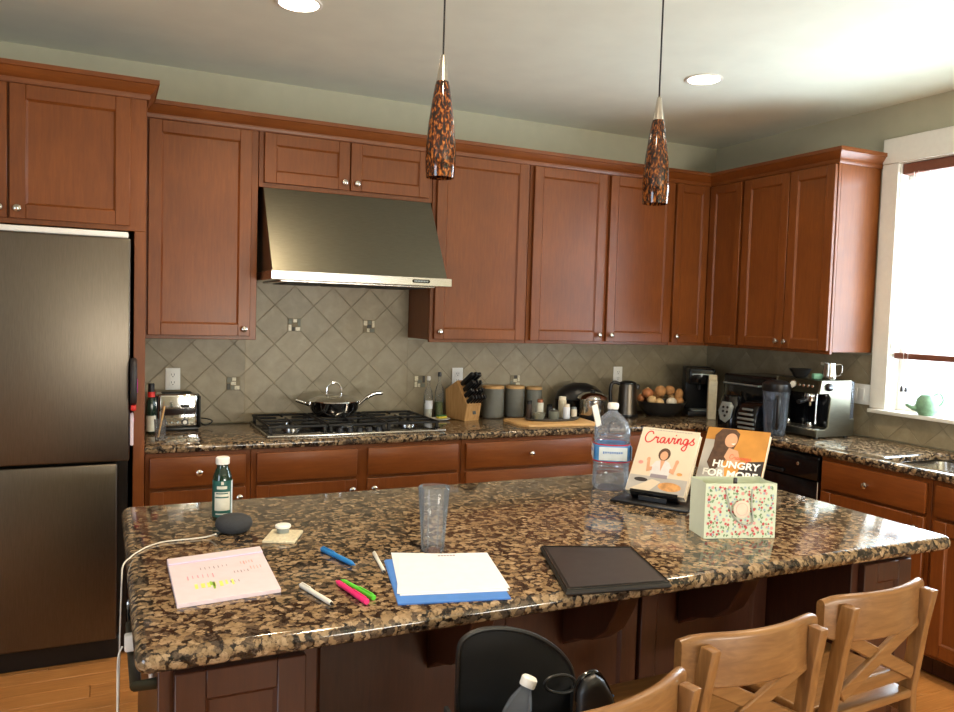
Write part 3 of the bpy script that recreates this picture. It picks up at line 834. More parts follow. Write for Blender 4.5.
can(2.40, -3.05, 'recessed ceiling light above the floor beyond the window end of the island', 68)

def pendant(x, zb, label):
    y = -2.30
    t = thing('pendant_lamp', label, 'pendant lamp', (x, y, 0), 0, 'pendant lamps over the island')
    MB().lathe([(0, ZC - .001), (.06, ZC - .001), (.06, ZC - .015), (.05, ZC - .022), (0, ZC - .024)], seg=24).build('ceiling_rose', 'nickel', t)
    MB().tube([(0, 0, zb + .33), (0, 0, ZC - .02)], .0028, 8).build('cord', 'black_plastic', t)
    MB().lathe([(0, zb + .335), (.006, zb + .335), (.008, zb + .325), (.016, zb + .275), (.018, zb + .262), (0, zb + .262)], seg=20).build('socket_cap', 'nickel', t)
    out = [(.0165, .268), (.021, .25), (.029, .20), (.0365, .145), (.041, .09), (.0425, .05), (.041, .02), (.039, 0)]
    pr = [(r, zb + h) for r, h in out] + [(r - .003, zb + h) for r, h in out[::-1]] + [(.0165, zb + .268)]
    MB().lathe(pr, seg=32).build('glass_shade', 'tortoise_glass', t)
pendant(.5425, 1.908, 'tortoiseshell glass pendant hanging in front of the range hood cabinet')
pendant(1.2835, 1.900, 'tortoiseshell glass pendant hanging in front of the two-door wall cabinet')

# ================================================================== outlets and switches
def outlet(label, frame, gang=1, switch=False):
    t = thing('wall_switch' if switch else 'wall_outlet', label, 'switch' if switch else 'outlet', (0, 0, 0)); w = .036 * gang + (.008 if gang > 1 else 0)
    t.matrix_world = frame
    MB().box(-w, w, -.057, .057, 0, .006, .003, 2).build('cover_plate', 'white_plastic', t)
    for g in range(gang):
        cx = (g - (gang - 1) / 2) * .046
        if switch: MB().box(cx - .016, cx + .016, -.033, .033, .0062, .010, .002, 1).build('rocker', 'white_plastic', t)
        else:
            for s in (-1, 1):
                f = MB().box(cx - .017, cx + .017, s * .020 - .015, s * .020 + .015, .0062, .0085, .002, 1).build('socket_face', 'white_plastic', t)
                k = MB(); k.box(cx - .008, cx - .0055, s * .02 - .002, s * .02 + .008, .0085, .0088).box(cx + .0055, cx + .008, s * .02 - .002, s * .02 + .008, .0085, .0088).cyl((cx, s * .02 - .008, .0085), .003, .0003, 8)
                k.build('slots', 'outlet_slot', f)
outlet('white duplex outlet on the tile above the toaster', FB @ T(.027, 1.152, .0092))
outlet('white duplex outlet on the tile above the knife block', FB @ T(1.636, 1.149, .0092))
outlet('white outlet on the tile above the electric kettle', FB @ T(2.808, 1.154, .0092))
outlet('white double switch plate on the tile beside the espresso machine', FR @ T(1.262, 1.148, .0092), 2, True)

# ================================================================== stools
def beam(mb, pts, wx, wy):
    """square-section beam through points, section along x and y (bars that run mostly up)"""
    vs = []; fs = []
    for (x, y, z) in pts: vs += [(x - wx / 2, y - wy / 2, z), (x + wx / 2, y - wy / 2, z), (x + wx / 2, y + wy / 2, z), (x - wx / 2, y + wy / 2, z)]
    for i in range(len(pts) - 1):
        for k in range(4): fs.append((4 * i + k, 4 * i + (k + 1) % 4, 4 * i + 4 + (k + 1) % 4, 4 * i + 4 + k))
    fs.append((3, 2, 1, 0)); fs.append(tuple(4 * (len(pts) - 1) + k for k in range(4)))
    bm = bmesh.new(); bv = [bm.verts.new(p) for p in vs]
    for f in fs: bm.faces.new([bv[i] for i in f])
    bmesh.ops.recalc_face_normals(bm, faces=bm.faces[:])
    eds = [e for e in bm.edges if len(e.link_faces) == 2 and e.link_faces[0].normal.dot(e.link_faces[1].normal) < .5]
    bmesh.ops.bevel(bm, geom=eds, offset=.004, segments=2, profile=.5, affect='EDGES'); bm.verts.index_update()
    return mb.frombm(bm)
def stool(label, loc, rz):
    t = thing('counter_stool', label, 'stool', loc, rz, 'cross-back stools along the island')
    for s in (-1, 1):
        beam(MB(), [(s * .164, -.012, 0), (s * .156, .036, .40), (s * .153, .043, .62), (s * .149, .018, .80), (s * .147, .000, .893)], .025, .035).build('back_leg', 'oak_chair', t)
        beam(MB(), [(s * .172, .385, 0), (s * .168, .365, .608)], .038, .034).build('front_leg', 'oak_chair', t)
        MB().box(s * .162 - .011, s * .162 + .011, .066, .348, .555, .606, .003, 1).build('side_apron', 'oak_chair_h', t)
        MB().box(s * .166 - .010, s * .166 + .010, .035, .37, .20, .225, .003, 1).build('side_stretcher', 'oak_chair_h', t)
    MB().box(-.155, .155, .355, .377, .555, .606, .003, 1).build('front_apron', 'oak_chair_h', t)
    MB().box(-.155, .155, .365, .387, .24, .27, .003, 1).build('foot_rest', 'oak_chair_h', t)
    seat = [(-.188, .03), (.188, .03), (.200, .20), (.198, .39), (.185, .405), (-.185, .405), (-.198, .39), (-.200, .20)]
    MB().prism([(-.138, .024), (.138, .024), (.138, .066), (.195, .066)] + seat[2:] [:6] + [(-.195, .066), (-.138, .066)], .607, .630, .006, 3).build('seat', 'oak_chair_h', t)
    # curved crest rail in front of the posts
    n = 16; vs = []; sec = []
    hw = .011; zb, zt = .800, .912
    for a in range(0, 181, 30): sec.append((hw * math.cos(R(a)), zt - hw + hw * math.sin(R(a))))
    sec += [(-hw, zb + .004), (-hw + .004, zb), (hw - .004, zb), (hw, zb + .004)]
    for i in range(n + 1):
        x = -.188 + .376 * i / n; yc = .0045 + .044 * (x / .188) ** 2
        drop = .014 * (abs(x) / .188) ** 8
        for dy, z in sec: vs.append((x, yc + dy, z - (drop if z > .86 else 0) + (drop if z < .86 else 0)))
    m = len(sec); fs = []
    for i in range(n):
        for k in range(m): fs.append((i * m + k, i * m + (k + 1) % m, (i + 1) * m + (k + 1) % m, (i + 1) * m + k))
    fs.append(tuple(range(m))); fs.append(tuple(n * m + k for k in range(m)))
    MB().add(vs, fs).build('crest_rail', 'oak_chair_h', t)
    MB().box(-.139, .139, .030, .050, .655, .690, .004, 2).build('lower_rail', 'oak_chair_h', t)
    for s in (-1, 1):
        a = Vector((s * -.138, .016, .812)); b = Vector((s * .140, .036, .672)); d = b - a
        q = T(*((a + b) / 2)) @ RYm(-math.atan2(d.z, d.x)) @ T(0, s * .0035, 0)
        MB().box(-d.length / 2, d.length / 2, -.0075, .0075, -.017, .017, .003, 1, mx=q).build('cross_bar', 'oak_chair_h', t)
    return t
stool('pale oak cross-back stool pulled up at the window end of the island', (1.390, -3.120, 0), R(3))
stool('pale oak cross-back stool in the middle of the row, empty seat', (.926, -3.186, 0), R(0))
stool('pale oak cross-back stool turned aside under the black tote bag', (.490, -3.328, 0), R(13))

# ================================================================== black tote with a bottle, on the turned stool
bx, by, bz = .415, -3.085, .6305
t = thing('tote_bag', 'open black tote bag slumped on the turned stool', 'bag', (0, 0, 0))
out = [at(u, v, y=-2.985) for u, v in ((455, 705), (456, 670), (457, 648), (462, 637), (474, 630), (490, 627), (510, 628), (532, 634), (552, 646), (565, 660), (571, 676), (572, 705))]
pl = [(p.x, p.z) for p in out]
pl = [(pl[0][0] + .005, bz + .002)] + pl + [(pl[-1][0] - .005, bz + .002)]
XZ = Matrix(((1, 0, 0, 0), (0, 0, -1, 0), (0, 1, 0, 0), (0, 0, 0, 1)))
MB().prism(pl, 2.985, 2.999 - .002, .003, 2, mx=XZ).build('tall_panel', 'black_fabric', t)
MB().tube(smooth([(x, -2.994, z) for x, z in pl], 4), .0055, 8).build('piping', 'black_leather', t)
x0, x1 = pl[0][0] - .035, pl[-1][0]
MB().box(x0, x1, -3.17, -2.998, bz + .0005, bz + .012, .004, 2).build('bag_base', 'black_fabric', t)
MB().prism([(-3.17, bz + .012), (-2.998, bz + .012), (-2.998, .78), (-3.09, .76), (-3.17, .745)], x0, x0 + .010, .002, 1, mx=YZ).build('side_panel', 'black_fabric', t)
MB().prism([(-3.17, bz + .012), (-2.998, bz + .012), (-2.998, .77), (-3.09, .76), (-3.17, .745)], x1 - .010, x1, .002, 1, mx=YZ).build('side_panel', 'black_fabric', t)
MB().box(x0, x1, -3.18, -3.1705, bz + .001, .745, .003, 2).build('near_panel', 'black_fabric', t)
lp = [at(u, v, y=-3.03) for u, v in ((572, 690), (560, 693), (548, 690), (545, 683), (552, 677), (565, 675), (574, 680))]
MB().tube(smooth(lp, 5, True), .0035, 8, True).build('strap_loop', 'black_leather', t)
c = at(528, 683, y=-3.085)
t = thing('water_bottle', 'clear water bottle with white cap tucked into the black tote', 'bottle', (0, 0, 0))
axis = Vector((.40, .05, .90)).normalized(); q = axis.to_track_quat('Z', 'Y').to_matrix().to_4x4()
t.matrix_world = T(*(c - axis * .195)) @ q
MB().lathe([(0, 0), (.024, 0), (.027, .008), (.027, .12), (.026, .14), (.022, .16), (.014, .178), (.0115, .183), (.0115, .188), (0, .188)], seg=24).build('bottle_body', 'water_clear', t)
MB().lathe([(.0272, .06), (.0276, .06), (.0276, .12), (.0272, .12)], seg=24).build('wrap_label', 'cover_dark', t)
MB().lathe([(0, .1885), (.0145, .1885), (.0155, .191), (.0155, .204), (.012, .208), (0, .208)], seg=20).build('cap', 'white_plastic', t)
t = thing('leather_pouch', 'glossy black leather pouch leaning on the tote bag', 'pouch', (0, 0, 0))
pp = [at(u, v, y=-3.21) for u, v in ((576, 722), (577, 692), (583, 679), (594, 673), (602, 678), (611, 694), (618, 722))]
poly = [(p.x, p.z) for p in pp]
poly = [(poly[0][0] + .01, .632)] + poly + [(poly[-1][0] - .01, .632)]
MB().prism(poly, 3.186, 3.226, .016, 4, mx=XZ).build('pouch_body', 'black_leather', t)
MB().tube(smooth([(x, -3.206, z + .001) for x, z in poly[1:-1]], 4), .004, 8).build('rim', 'black_gloss', t)
p = at(594, 707, y=-3.145)
t = thing('note_card', 'pale yellow card tucked in the black tote', 'card', (p.x, p.y, p.z), R(12))
MB().box(-.022, .022, -.001, .001, -.03, .012, .0005, 1).build('card_sheet', 'note_paper', t)
p = at(607, 704, y=-3.148)
t = thing('light_blue_pen', 'light blue pen clipped in the black tote', 'pen', (p.x, p.y, p.z)); MB().tube([(-.02, 0, -.03), (.008, 0, .012)], .0045, 8).build('barrel', 'label_white', t); MB().tube([(.0082, 0, .0123), (.0115, 0, .017)], .0045, 8).build('cap', 'pen_blue', t)

# ================================================================== things on the island
ZT = .9142
def tilt_frame(loc, yaw, tilt): return T(*loc) @ RZ(yaw) @ RX(-tilt)

# ---- cookbooks on folding stands
CF = RX(R(90))      # cover space: u right, v up, w out of the cover
def slab(poly, w, name, mat, parent): return MB().prism(poly, w, w + .00025, mx=CF).build(name, mat, parent)
def ell(cx, cy, rx, ry, n=20, a0=0, a1=360): return [(cx + rx * math.cos(R(a0 + (a1 - a0) * i / n)), cy + ry * math.sin(R(a0 + (a1 - a0) * i / n))) for i in range(n)]
def book(label, loc, yaw, tilt, w, h, th, mat):
    t = thing('cookbook', label, 'book', (0, 0, 0), 0, 'cookbooks displayed on the island')
    t.matrix_world = tilt_frame(loc, yaw, tilt)
    c = MB(); c.box(-w / 2, w / 2, -.0025, 0, 0, h, .0008, 1); cov = c.build('front_cover', mat, t)
    c = MB(); c.box(-w / 2, w / 2, th - .0025, th, 0, h, .0008, 1).box(-w / 2, -w / 2 + .003, .0002, th - .0027, 0, h, .0008, 1); c.build('back_cover', 'cover_cream', t)
    MB().box(-w / 2 + .0035, w / 2 - .003, .0004, th - .003, .003, h - .003).build('pages', 'page_edge', t)
    return t, cov
def stand(label, loc, yaw, tilt, w):
    t = thing('book_stand', label, 'book stand', (loc[0], loc[1], ZT), yaw, 'book stands on the island')
    MB().box(-w / 2 - .03, w / 2 + .03, -.062, .162, 0, .009, .003, 2).build('base_plate', 'black_plastic', t)
    q = T(0, 0, loc[2] - ZT) @ RX(-tilt)
    MB().box(-w / 2 + .02, w / 2 - .02, -.0078, .036, -.011, -.002, .002, 2, mx=q).build('ledge', 'black_plastic', t)
    MB().box(-w / 2 + .02, w / 2 - .02, -.0125, -.008, -.010, .0025, .001, 1, mx=q).build('retaining_lip', 'black_gloss', t)
    MB().box(-w / 2 + .03, w / 2 - .03, .030, .038, -.004, .20, .003, 1, mx=q).build('back_rest', 'black_plastic', t)
    s = MB(); e = q @ Vector((0, .04, .12)); s.tube([(0, e.y, e.z), (0, .150, .016)], .006, 8); s.build('strut', 'black_plastic', t)
    s = MB(); e = q @ Vector((0, .0, -.011)); s.box(-.05, .05, e.y - .012, e.y + .012, .0092, e.z + .001, .002, 1); s.build('riser', 'black_plastic', t)
B1 = (1.375, -2.243, .9485); Y1, T1 = R(-57.2), R(38.9); w, h = .205, .255
stand('black folding stand holding the cream cookbook', B1, Y1, T1, w)
bk, cov = book('cream cookbook with red script title and a figure at a table', B1, Y1, T1, w, h, .028, 'cover_cream')
# red script title
strokes = [
    [(.95, 1.45), (.75, 1.85), (.3, 1.85), (-.05, 1.3), (-.1, .6), (.2, .05), (.65, .05), (1.05, .4), (1.3, .85), (1.45, 1.05), (1.5, .85), (1.8, .92), (1.74, .45), (1.85, .03), (2.1, .25)],
    [(2.85, .82), (2.5, .98), (2.2, .6), (2.25, .1), (2.55, .1), (2.82, .85), (2.78, .2), (2.98, .03), (3.2, .35), (3.38, .95), (3.45, .25), (3.6, .02), (3.85, .5), (3.92, 1.0), (4.12, .82)],
    [(4.12, .75), (4.28, .92), (4.22, .25), (4.38, .03), (4.6, .4), (4.75, .92), (4.74, .05)],
    [(4.76, .5), (5.0, .98), (5.16, .75), (5.14, .12), (5.3, .04), (5.52, .35)],
    [(6.15, .82), (5.8, .98), (5.55, .55), (5.65, .08), (5.95, .15), (6.18, .9), (6.14, -.5), (5.9, -1.05), (5.5, -.75), (5.9, -.15), (6.5, .35), (6.95, 1.15), (6.85, .75), (7.12, .3), (6.85, .0), (6.5, .12)]]
sc = .0262; tm = MB()
for st in strokes:
    pts = [(p.x * sc * .92 - .083 + .002, .194 + p.y * sc * .9 + p.x * sc * .035) for p in smooth([(a, b, 0) for a, b in st], 6)]
    ribbon(tm, pts, .0044, .0026, .0031)
tm.prism(ell(-.081 + 4.32 * sc * .92, .196 + 1.4 * sc, .0024, .0028, 10), .0026, .0031)
tm.xf(CF).build('script_title', 'ink_red', cov)
fine = MB()
for k in range(16): fine.box(-.078 + k * .0098, -.0705 + k * .0098, .2455, .2475, .0026, .0029)
fine.xf(CF).build('small_heading', 'ink_grey', cov)
# printed scene: figure behind a table of food
slab([(-.1, .062), (.1, .062), (.1, .003), (-.1, .003)], .0026, 'printed_table', 'cover_grey', cov)
slab([(-.031, .062), (.031, .062), (.036, .10), (.024, .122), (.008, .128), (-.008, .128), (-.024, .122), (-.036, .10)], .0029, 'printed_shirt', 'print_shirt', cov)
slab([(-.008, .128), (.008, .128), (.0, .085)], .0032, 'printed_neck', 'print_skin', cov)
slab([(-.030, .058), (.030, .058), (.029, .072), (-.029, .072)], .0032, 'printed_apron', 'ink_grey', cov)
slab(ell(0, .152, .021, .025), .0029, 'printed_hair', 'print_hair', cov)
slab(ell(0, .147, .0135, .0175), .0032, 'printed_face', 'print_skin', cov)
for s_ in (-1, 1):
    slab([(s_ * .030, .085), (s_ * .048, .078), (s_ * .054, .122), (s_ * .044, .124), (s_ * .040, .098), (s_ * .031, .100)], .0032, 'printed_arm', 'print_skin', cov)
    slab(ell(s_ * .050, .127, .0065, .0085, 12), .0035, 'printed_hand', 'print_skin', cov)
slab(ell(-.058, .046, .024, .008), .0029, 'printed_dish', 'cover_dark', cov)
slab(ell(.045, .030, .040, .017), .0029, 'printed_dish', 'print_food', cov)
slab([(-.09, .006), (-.02, .006), (.012, .045), (-.02, .052)], .0032, 'printed_dish', 'cover_cream', cov)
slab(ell(-.075, .112, .009, .007, 12), .0029, 'printed_dish', 'flower_pink', cov); slab(ell(.068, .082, .010, .006, 12), .0029, 'printed_dish', 'print_food', cov)

B2 = (1.668, -2.262, .9485); Y2, T2 = R(-57), R(42); w2, h2 = .222, .255
stand('black folding stand holding the amber cookbook behind the gift bag', B2, Y2, T2, w2)
bk, cov = book('amber cookbook with bold white title and a smiling figure', B2, Y2, T2, w2, h2, .028, 'cover_amber')
slab([(-.11, .002), (-.004, .002), (-.02, .08), (-.05, .15), (-.075, .20), (-.11, .20)], .0026, 'printed_jacket', 'cover_grey', cov)
slab([(.02, .002), (.11, .002), (.11, .128), (.05, .118), (.03, .08)], .0026, 'printed_shadow_wall', 'cover_dark', cov)
slab([(-.058, .252), (-.01, .252), (.008, .235), (.006, .20), (-.004, .16), (-.03, .10), (-.062, .06), (-.085, .10), (-.075, .17), (-.078, .22)], .0029, 'printed_hair', 'print_hair', cov)
slab(ell(-.018, .203, .022, .031), .0032, 'printed_face', 'print_skin', cov)
slab([(-.02, .17), (.014, .16), (.028, .12), (.004, .09), (-.03, .13)], .0031, 'printed_hand', 'print_skin', cov)
slab([(-.016, .188), (.0, .191), (-.006, .184)], .0035, 'printed_smile', 'white_print', cov)
sub = MB()
for st in strokes: ribbon(sub, [(p.x * .0115 * .9 - .008, .123 + p.y * .0105) for p in smooth([(a, b, 0) for a, b in st], 5)], .0022, .0036, .004)
sub.xf(CF).build('script_title', 'print_orange', cov)
text_mb('HUNGRY', .039, .0004, -.064, .086, .0040, .0012, mx=CF).build('title_line', 'white_print', cov)
text_mb('FOR MORE', .039, .0004, -.092, .046, .0040, .0012, mx=CF).build('title_line', 'white_print', cov)

# ---- floral gift bag
g0 = at(703.5, 539, z=ZT); g1 = at(774.5, 538, z=ZT)
ga = math.atan2(g1.y - g0.y, g1.x - g0.x); gw = (g1 - g0).length; gd, gh = .10, .158
t = thing('gift_bag', 'pale mint floral gift bag with round tag standing on the island', 'gift bag', (g0.x, g0.y, ZT + .0008), ga)
e = .0012
fr = MB().box(0, gw, 0, e, 0, gh).build('front_panel', 'mint_paper', t)
MB().box(0, gw, gd - e, gd, 0, gh).build('back_panel', 'mint_paper', t)
sp = MB(); z1 = gh; mid = gd / 2
sp.add([(0, e, 0), (0, gd - e, 0), (0, gd - e, z1), (0, mid, z1), (0, e, z1), (.010, mid, z1), (.004, mid, .055), (0, e, .0), (0, gd - e, .0)], [(0, 6, 4), (6, 5, 4), (1, 2, 6), (6, 2, 5), (0, 1, 6)])
sp.build('gusset', 'mint_side', t)
sp = MB(); sp.add([(gw, e, 0), (gw, gd - e, 0), (gw, gd - e, z1), (gw, e, z1), (gw - .010, mid, z1), (gw - .004, mid, .055)], [(0, 3, 5), (5, 3, 4), (1, 5, 2), (5, 4, 2), (0, 5, 1)]); sp.build('gusset', 'mint_side', t)
MB().box(e, gw - e, e, gd - e, 0, .002).build('bag_base', 'mint_side', t)
rg = random.Random(3)
pr = {k: MB() for k in ('flower_red', 'flower_pink', 'leaf_green', 'flower_blue')}
def blossom(mb, x, z, r, wob=.25):
    n = 10; mb.add([(x, -.0005, z)] + [(x + r * (1 + wob * math.cos(5 * 2 * math.pi * i / n)) * math.cos(2 * math.pi * i / n), -.0004, z + r * (1 + wob * math.cos(5 * 2 * math.pi * i / n)) * math.sin(2 * math.pi * i / n)) for i in range(n)], [(0, 1 + i, 1 + (i + 1) % n) for i in range(n)])
def leaf(mb, x, z, a, l):
    c, s = math.cos(a), math.sin(a); w = l * .28
    mb.add([(x, -.0003, z), (x + c * l / 2 - s * w, -.0003, z + s * l / 2 + c * w), (x + c * l, -.0003, z + s * l), (x + c * l / 2 + s * w, -.0003, z + s * l / 2 - c * w)], [(0, 1, 2, 3)])
for i in range(19):
    for j in range(13):
        x = (i + .5 + rg.uniform(-.4, .4)) * gw / 19; z = (j + .5 + rg.uniform(-.4, .4)) * gh / 13; x = min(max(x, .011), gw - .011); z = min(max(z, .012), gh - .011)
        k = rg.random()
        if k < .28: blossom(pr['flower_red'], x, z, rg.uniform(.003, .005)); leaf(pr['leaf_green'], x, z - .004, rg.uniform(3.4, 6), .008)
        elif k < .46: blossom(pr['flower_pink'], x, z, rg.uniform(.003, .0055), .15)
        elif k < .85:
            a = rg.uniform(0, 6.28); leaf(pr['leaf_green'], x, z, a, .009); leaf(pr['leaf_green'], x, z, a + .9, .007)
        else: blossom(pr['flower_blue'], x, z, .0035, .3)
for k, mb in pr.items():
    o = mb.build('floral_print', k, fr); o['kind'] = 'stuff'
cx = gw * .47
hd = [(cx - .042, -.0012, gh - .015), (cx - .035, -.005, gh - .045), (cx - .022, -.005, gh - .085), (cx + .005, -.004, gh - .112), (cx + .034, -.004, gh - .118), (cx + .043, -.004, gh - .105), (cx + .037, -.005, gh - .06), (cx + .039, -.0012, gh - .015)]
MB().tube(smooth(hd, 6), .0020, 8).build('ribbon_handle', 'ribbon_grey', t)
hd = [(cx - .042, gd + .0012, gh - .015), (cx - .036, gd + .005, gh - .05), (cx, gd + .006, gh - .10), (cx + .036, gd + .005, gh - .05), (cx + .040, gd + .0012, gh - .015)]
MB().tube(smooth(hd, 6), .0020, 8).build('ribbon_handle', 'ribbon_grey', t)
tg = MB().lathe([(0, 0), (.0255, 0), (.0255, .0012), (0, .0012)], seg=28).xf(T(cx + .006, -.0072, gh - .072) @ RX(R(90))).build('round_tag', 'tag_pink', t)
MB().lathe([(.017, .0013), (.018, .0013), (.018, .0017), (.017, .0017), (.017, .0013)], seg=28).xf(T(cx + .006, -.0072, gh - .072) @ RX(R(90))).build('tag_ring', 'flower_pink', tg)
MB().box(cx - .006, cx + .004, .02, .03, gh - .03, gh + .012, .002, 1).build('ribbon_knot', 'cover_dark', t)

# ---- gallon water jug
p = at(610, 487, z=ZT)
t = thing('water_jug', 'large clear plastic water jug with blue label and white handle', 'water jug', (p.x, p.y, ZT), R(-30))
def sq(r, z, k=.32):   # rounded-square ring
    return [(x, y, z) for x, y in rrect(-r, r, -r, r, r * k * 2, 4)]
prof = [(.060, 0), (.066, .012), (.066, .05), (.0605, .055), (.066, .062), (.0605, .069), (.066, .076), (.0605, .083), (.066, .090), (.0655, .10), (.0655, .168), (.0605, .173), (.066, .18), (.0605, .187), (.066, .194), (.065, .215), (.056, .243), (.038, .262), (.022, .276), (.017, .281), (.017, .288)]
mb = MB(); rings = [sq(r, z, .40 if z < .23 else .5) for r, z in prof]; n = len(rings[0]); vs = [q for r_ in rings for q in r_]
fs = [(i * n + k, i * n + (k + 1) % n, (i + 1) * n + (k + 1) % n, (i + 1) * n + k) for i in range(len(rings) - 1) for k in range(n)]
fs.append(tuple(range(n))[::-1]); fs.append(tuple((len(rings) - 1) * n + k for k in range(n)))
mb.add(vs, fs).build('jug_body', 'water_clear', t)
def band(z0, z1, r, name, mat):
    a = sq(r, z0, .40); b = sq(r, z1, .40); c = sq(r + .0006, z0, .40); d = sq(r + .0006, z1, .40); n = len(a)
    MB().add(c + d, [(k, (k + 1) % n, n + (k + 1) % n, n + k) for k in range(n)]).build(name, mat, t)
band(.104, .164, .0661, 'label_wrap', 'label_blue'); band(.101, .1055, .0668, 'label_stripe', 'label_red'); band(.1625, .167, .0668, 'label_stripe', 'label_red')
for f in range(4):
    lm = MB(); lm.box(-.050, .050, -.0688, -.0682, .110, .158).xf(RZ(R(90 * f))); lm.build('label_scenery', 'label_white', t)
    lm = MB()
    for k in range(9): lm.box(-.036 + k * .008, -.031 + k * .008, -.0692, -.0689, .134 + (k % 3) * .001, .142)
    lm.xf(RZ(R(90 * f))); lm.build('label_lettering', 'folder_blue', t)
MB().lathe([(0, .2885), (.0185, .2885), (.020, .291), (.020, .307), (.017, .311), (0, .311)], seg=24).build('cap', 'white_plastic', t)
hm = MB(); hm.box(-.012, .012, -.003, .003, 0, .080, .002, 2); hm.xf(T(-.052, -.036, .228) @ RZ(R(30)) @ RYm(R(-16))); hm.build('carry_handle', 'white_plastic', t)

# ---- pint glass
p = at(432.5, 550, z=ZT)
t = thing('drinking_glass', 'tall clear tapered drinking glass behind the white papers', 'glass', (p.x, p.y, ZT))
MB().lathe([(0, 0), (.028, 0), (.030, .004), (.034, .07), (.0415, .166), (.0405, .168), (.039, .166), (.0315, .07), (.0275, .022), (0, .020)], seg=32).build('tumbler', 'glass_clear', t)
t2 = MB()
for k in range(8):
    a = 2 * math.pi * k / 8; t2.tube([(.0315 * math.cos(a), .0315 * math.sin(a), .012), (.0345 * math.cos(a), .0345 * math.sin(a), .075), (.0385 * math.cos(a), .0385 * math.sin(a), .125)], [.0012, .0015, .0006], 6)
t2.build('fluting', 'glass_clear', t)

# ---- green juice bottle, smart speaker with cable, coaster with lid
p = at(222, 519, z=ZT)
t = thing('juice_bottle', 'dark green juice bottle with white cap behind the smart speaker', 'bottle', (p.x, p.y, ZT), R(-20))
MB().lathe([(0, 0), (.025, 0), (.0275, .004), (.0275, .118), (.026, .132), (.0205, .150), (.0165, .158), (.0165, .168), (0, .168)], seg=28).build('bottle_body', 'juice_green', t)
lab = MB().lathe([(.0277, .012), (.028, .012), (.028, .122), (.0277, .122)], seg=28).build('label_wrap', 'label_teal', t)
def wrap_rect(a0, a1, z0, z1, r, name, mat, parent, n=8):
    vs = []
    for i in range(n + 1):
        a = R(a0 + (a1 - a0) * i / n); vs += [(r * math.cos(a), r * math.sin(a), z0), (r * math.cos(a), r * math.sin(a), z1)]
    return MB().add(vs, [(2 * i, 2 * i + 2, 2 * i + 3, 2 * i + 1) for i in range(n)]).build(name, mat, parent)
wrap_rect(-125, -30, .032, .088, .0283, 'label_panel', 'label_cream', lab); wrap_rect(-115, -45, .082, .0855, .0286, 'label_lettering', 'label_teal', lab); wrap_rect(-120, -40, .070, .074, .0286, 'label_lettering', 'label_teal', lab)
wrap_rect(-110, -50, .097, .106, .0284, 'label_lettering', 'label_cream', lab); wrap_rect(-118, -45, .020, .024, .0284, 'label_lettering', 'label_cream', lab); wrap_rect(-85, -70, .110, .120, .0284, 'label_drop', 'label_cream', lab)
wrap_rect(-20, 30, .014, .120, .0283, 'label_side', 'label_white', lab)
MB().lathe([(0, .1685), (.0185, .1685), (.0195, .171), (.0195, .187), (.017, .190), (0, .190)], seg=28).build('cap', 'white_plastic', t); t.scale = (1, 1, .965)

p = at(233.5, 531, z=ZT)
t = thing('smart_speaker', 'charcoal fabric pebble-shaped smart speaker with white cable', 'speaker', (p.x, p.y - .004, ZT))
MB().lathe([(0, 0), (.030, 0), (.040, .004), (.0485, .016), (.050, .025), (.046, .036), (.034, .044), (.016, .0475), (0, .048)], seg=36).build('fabric_shell', 'charcoal_fabric', t)
pts = [at(216, 534, z=ZT + .014), at(208, 536.5, z=ZT + .004), at(195, 538.5, z=ZT + .0025), at(180, 540, z=ZT + .0025), at(163, 542, z=ZT + .0025), at(148, 546.5, z=ZT + .0025), at(136, 553, z=ZT + .0025), Vector((-.238, -2.285, ZT + .003)), Vector((-.2555, -2.31, .905)), Vector((-.2590, -2.33, .86)), Vector((-.263, -2.35, .70)), Vector((-.266, -2.37, .45)), Vector((-.262, -2.40, .20)), Vector((-.25, -2.44, .03)), Vector((-.24, -2.50, .003)), Vector((-.235, -2.58, .003))]
t = tag(MB().tube(smooth(pts, 6), .0019, 8).build('power_cable', 'cable_white'), 'thin white power cable trailing from the speaker over the island edge', 'cable')
pts = [Vector((-.2625, -2.602, .826)), Vector((-.271, -2.61, .80)), Vector((-.272, -2.63, .70)), Vector((-.274, -2.68, .50)), Vector((-.29, -2.74, .25)), Vector((-.31, -2.80, .04)), Vector((-.33, -2.86, .003)), Vector((-.36, -2.92, .003))]
tag(MB().tube(smooth(pts, 6), .0019, 8).build('charger_cable', 'cable_white'), 'white charger cable hanging from the plug on the island end', 'cable')

c = [at(u, v, z=ZT + .006) for u, v in ((264, 543.5), (293, 545.5), (300, 527.5), (275, 527.5))]
cc_ = (c[0] + c[1] + c[2] + c[3]) / 4; ca = math.atan2(c[1].y - c[0].y, c[1].x - c[0].x)
t = tag(MB().box(-.043, .043, -.055, .055, 0, .008, .002, 1).build('stone_coaster', 'marble_tan'), 'square tan stone coaster on the island', 'coaster'); t.location = (cc_.x, cc_.y, ZT); t.rotation_euler = (0, 0, ca + R(8))
p = at(283, 532, z=ZT + .009)
t = thing('candle_tin', 'small white lidded tin standing on the stone coaster', 'tin', (p.x, p.y, ZT + .0083))
MB().lathe([(0, 0), (.016, 0), (.0165, .002), (.0165, .014), (0, .014)], seg=24).build('tin_body', 'silver_paint', t)
MB().lathe([(0, .0142), (.0205, .0142), (.021, .016), (.021, .0205), (.019, .022), (0, .022)], seg=24).build('lid', 'white_plastic', t)

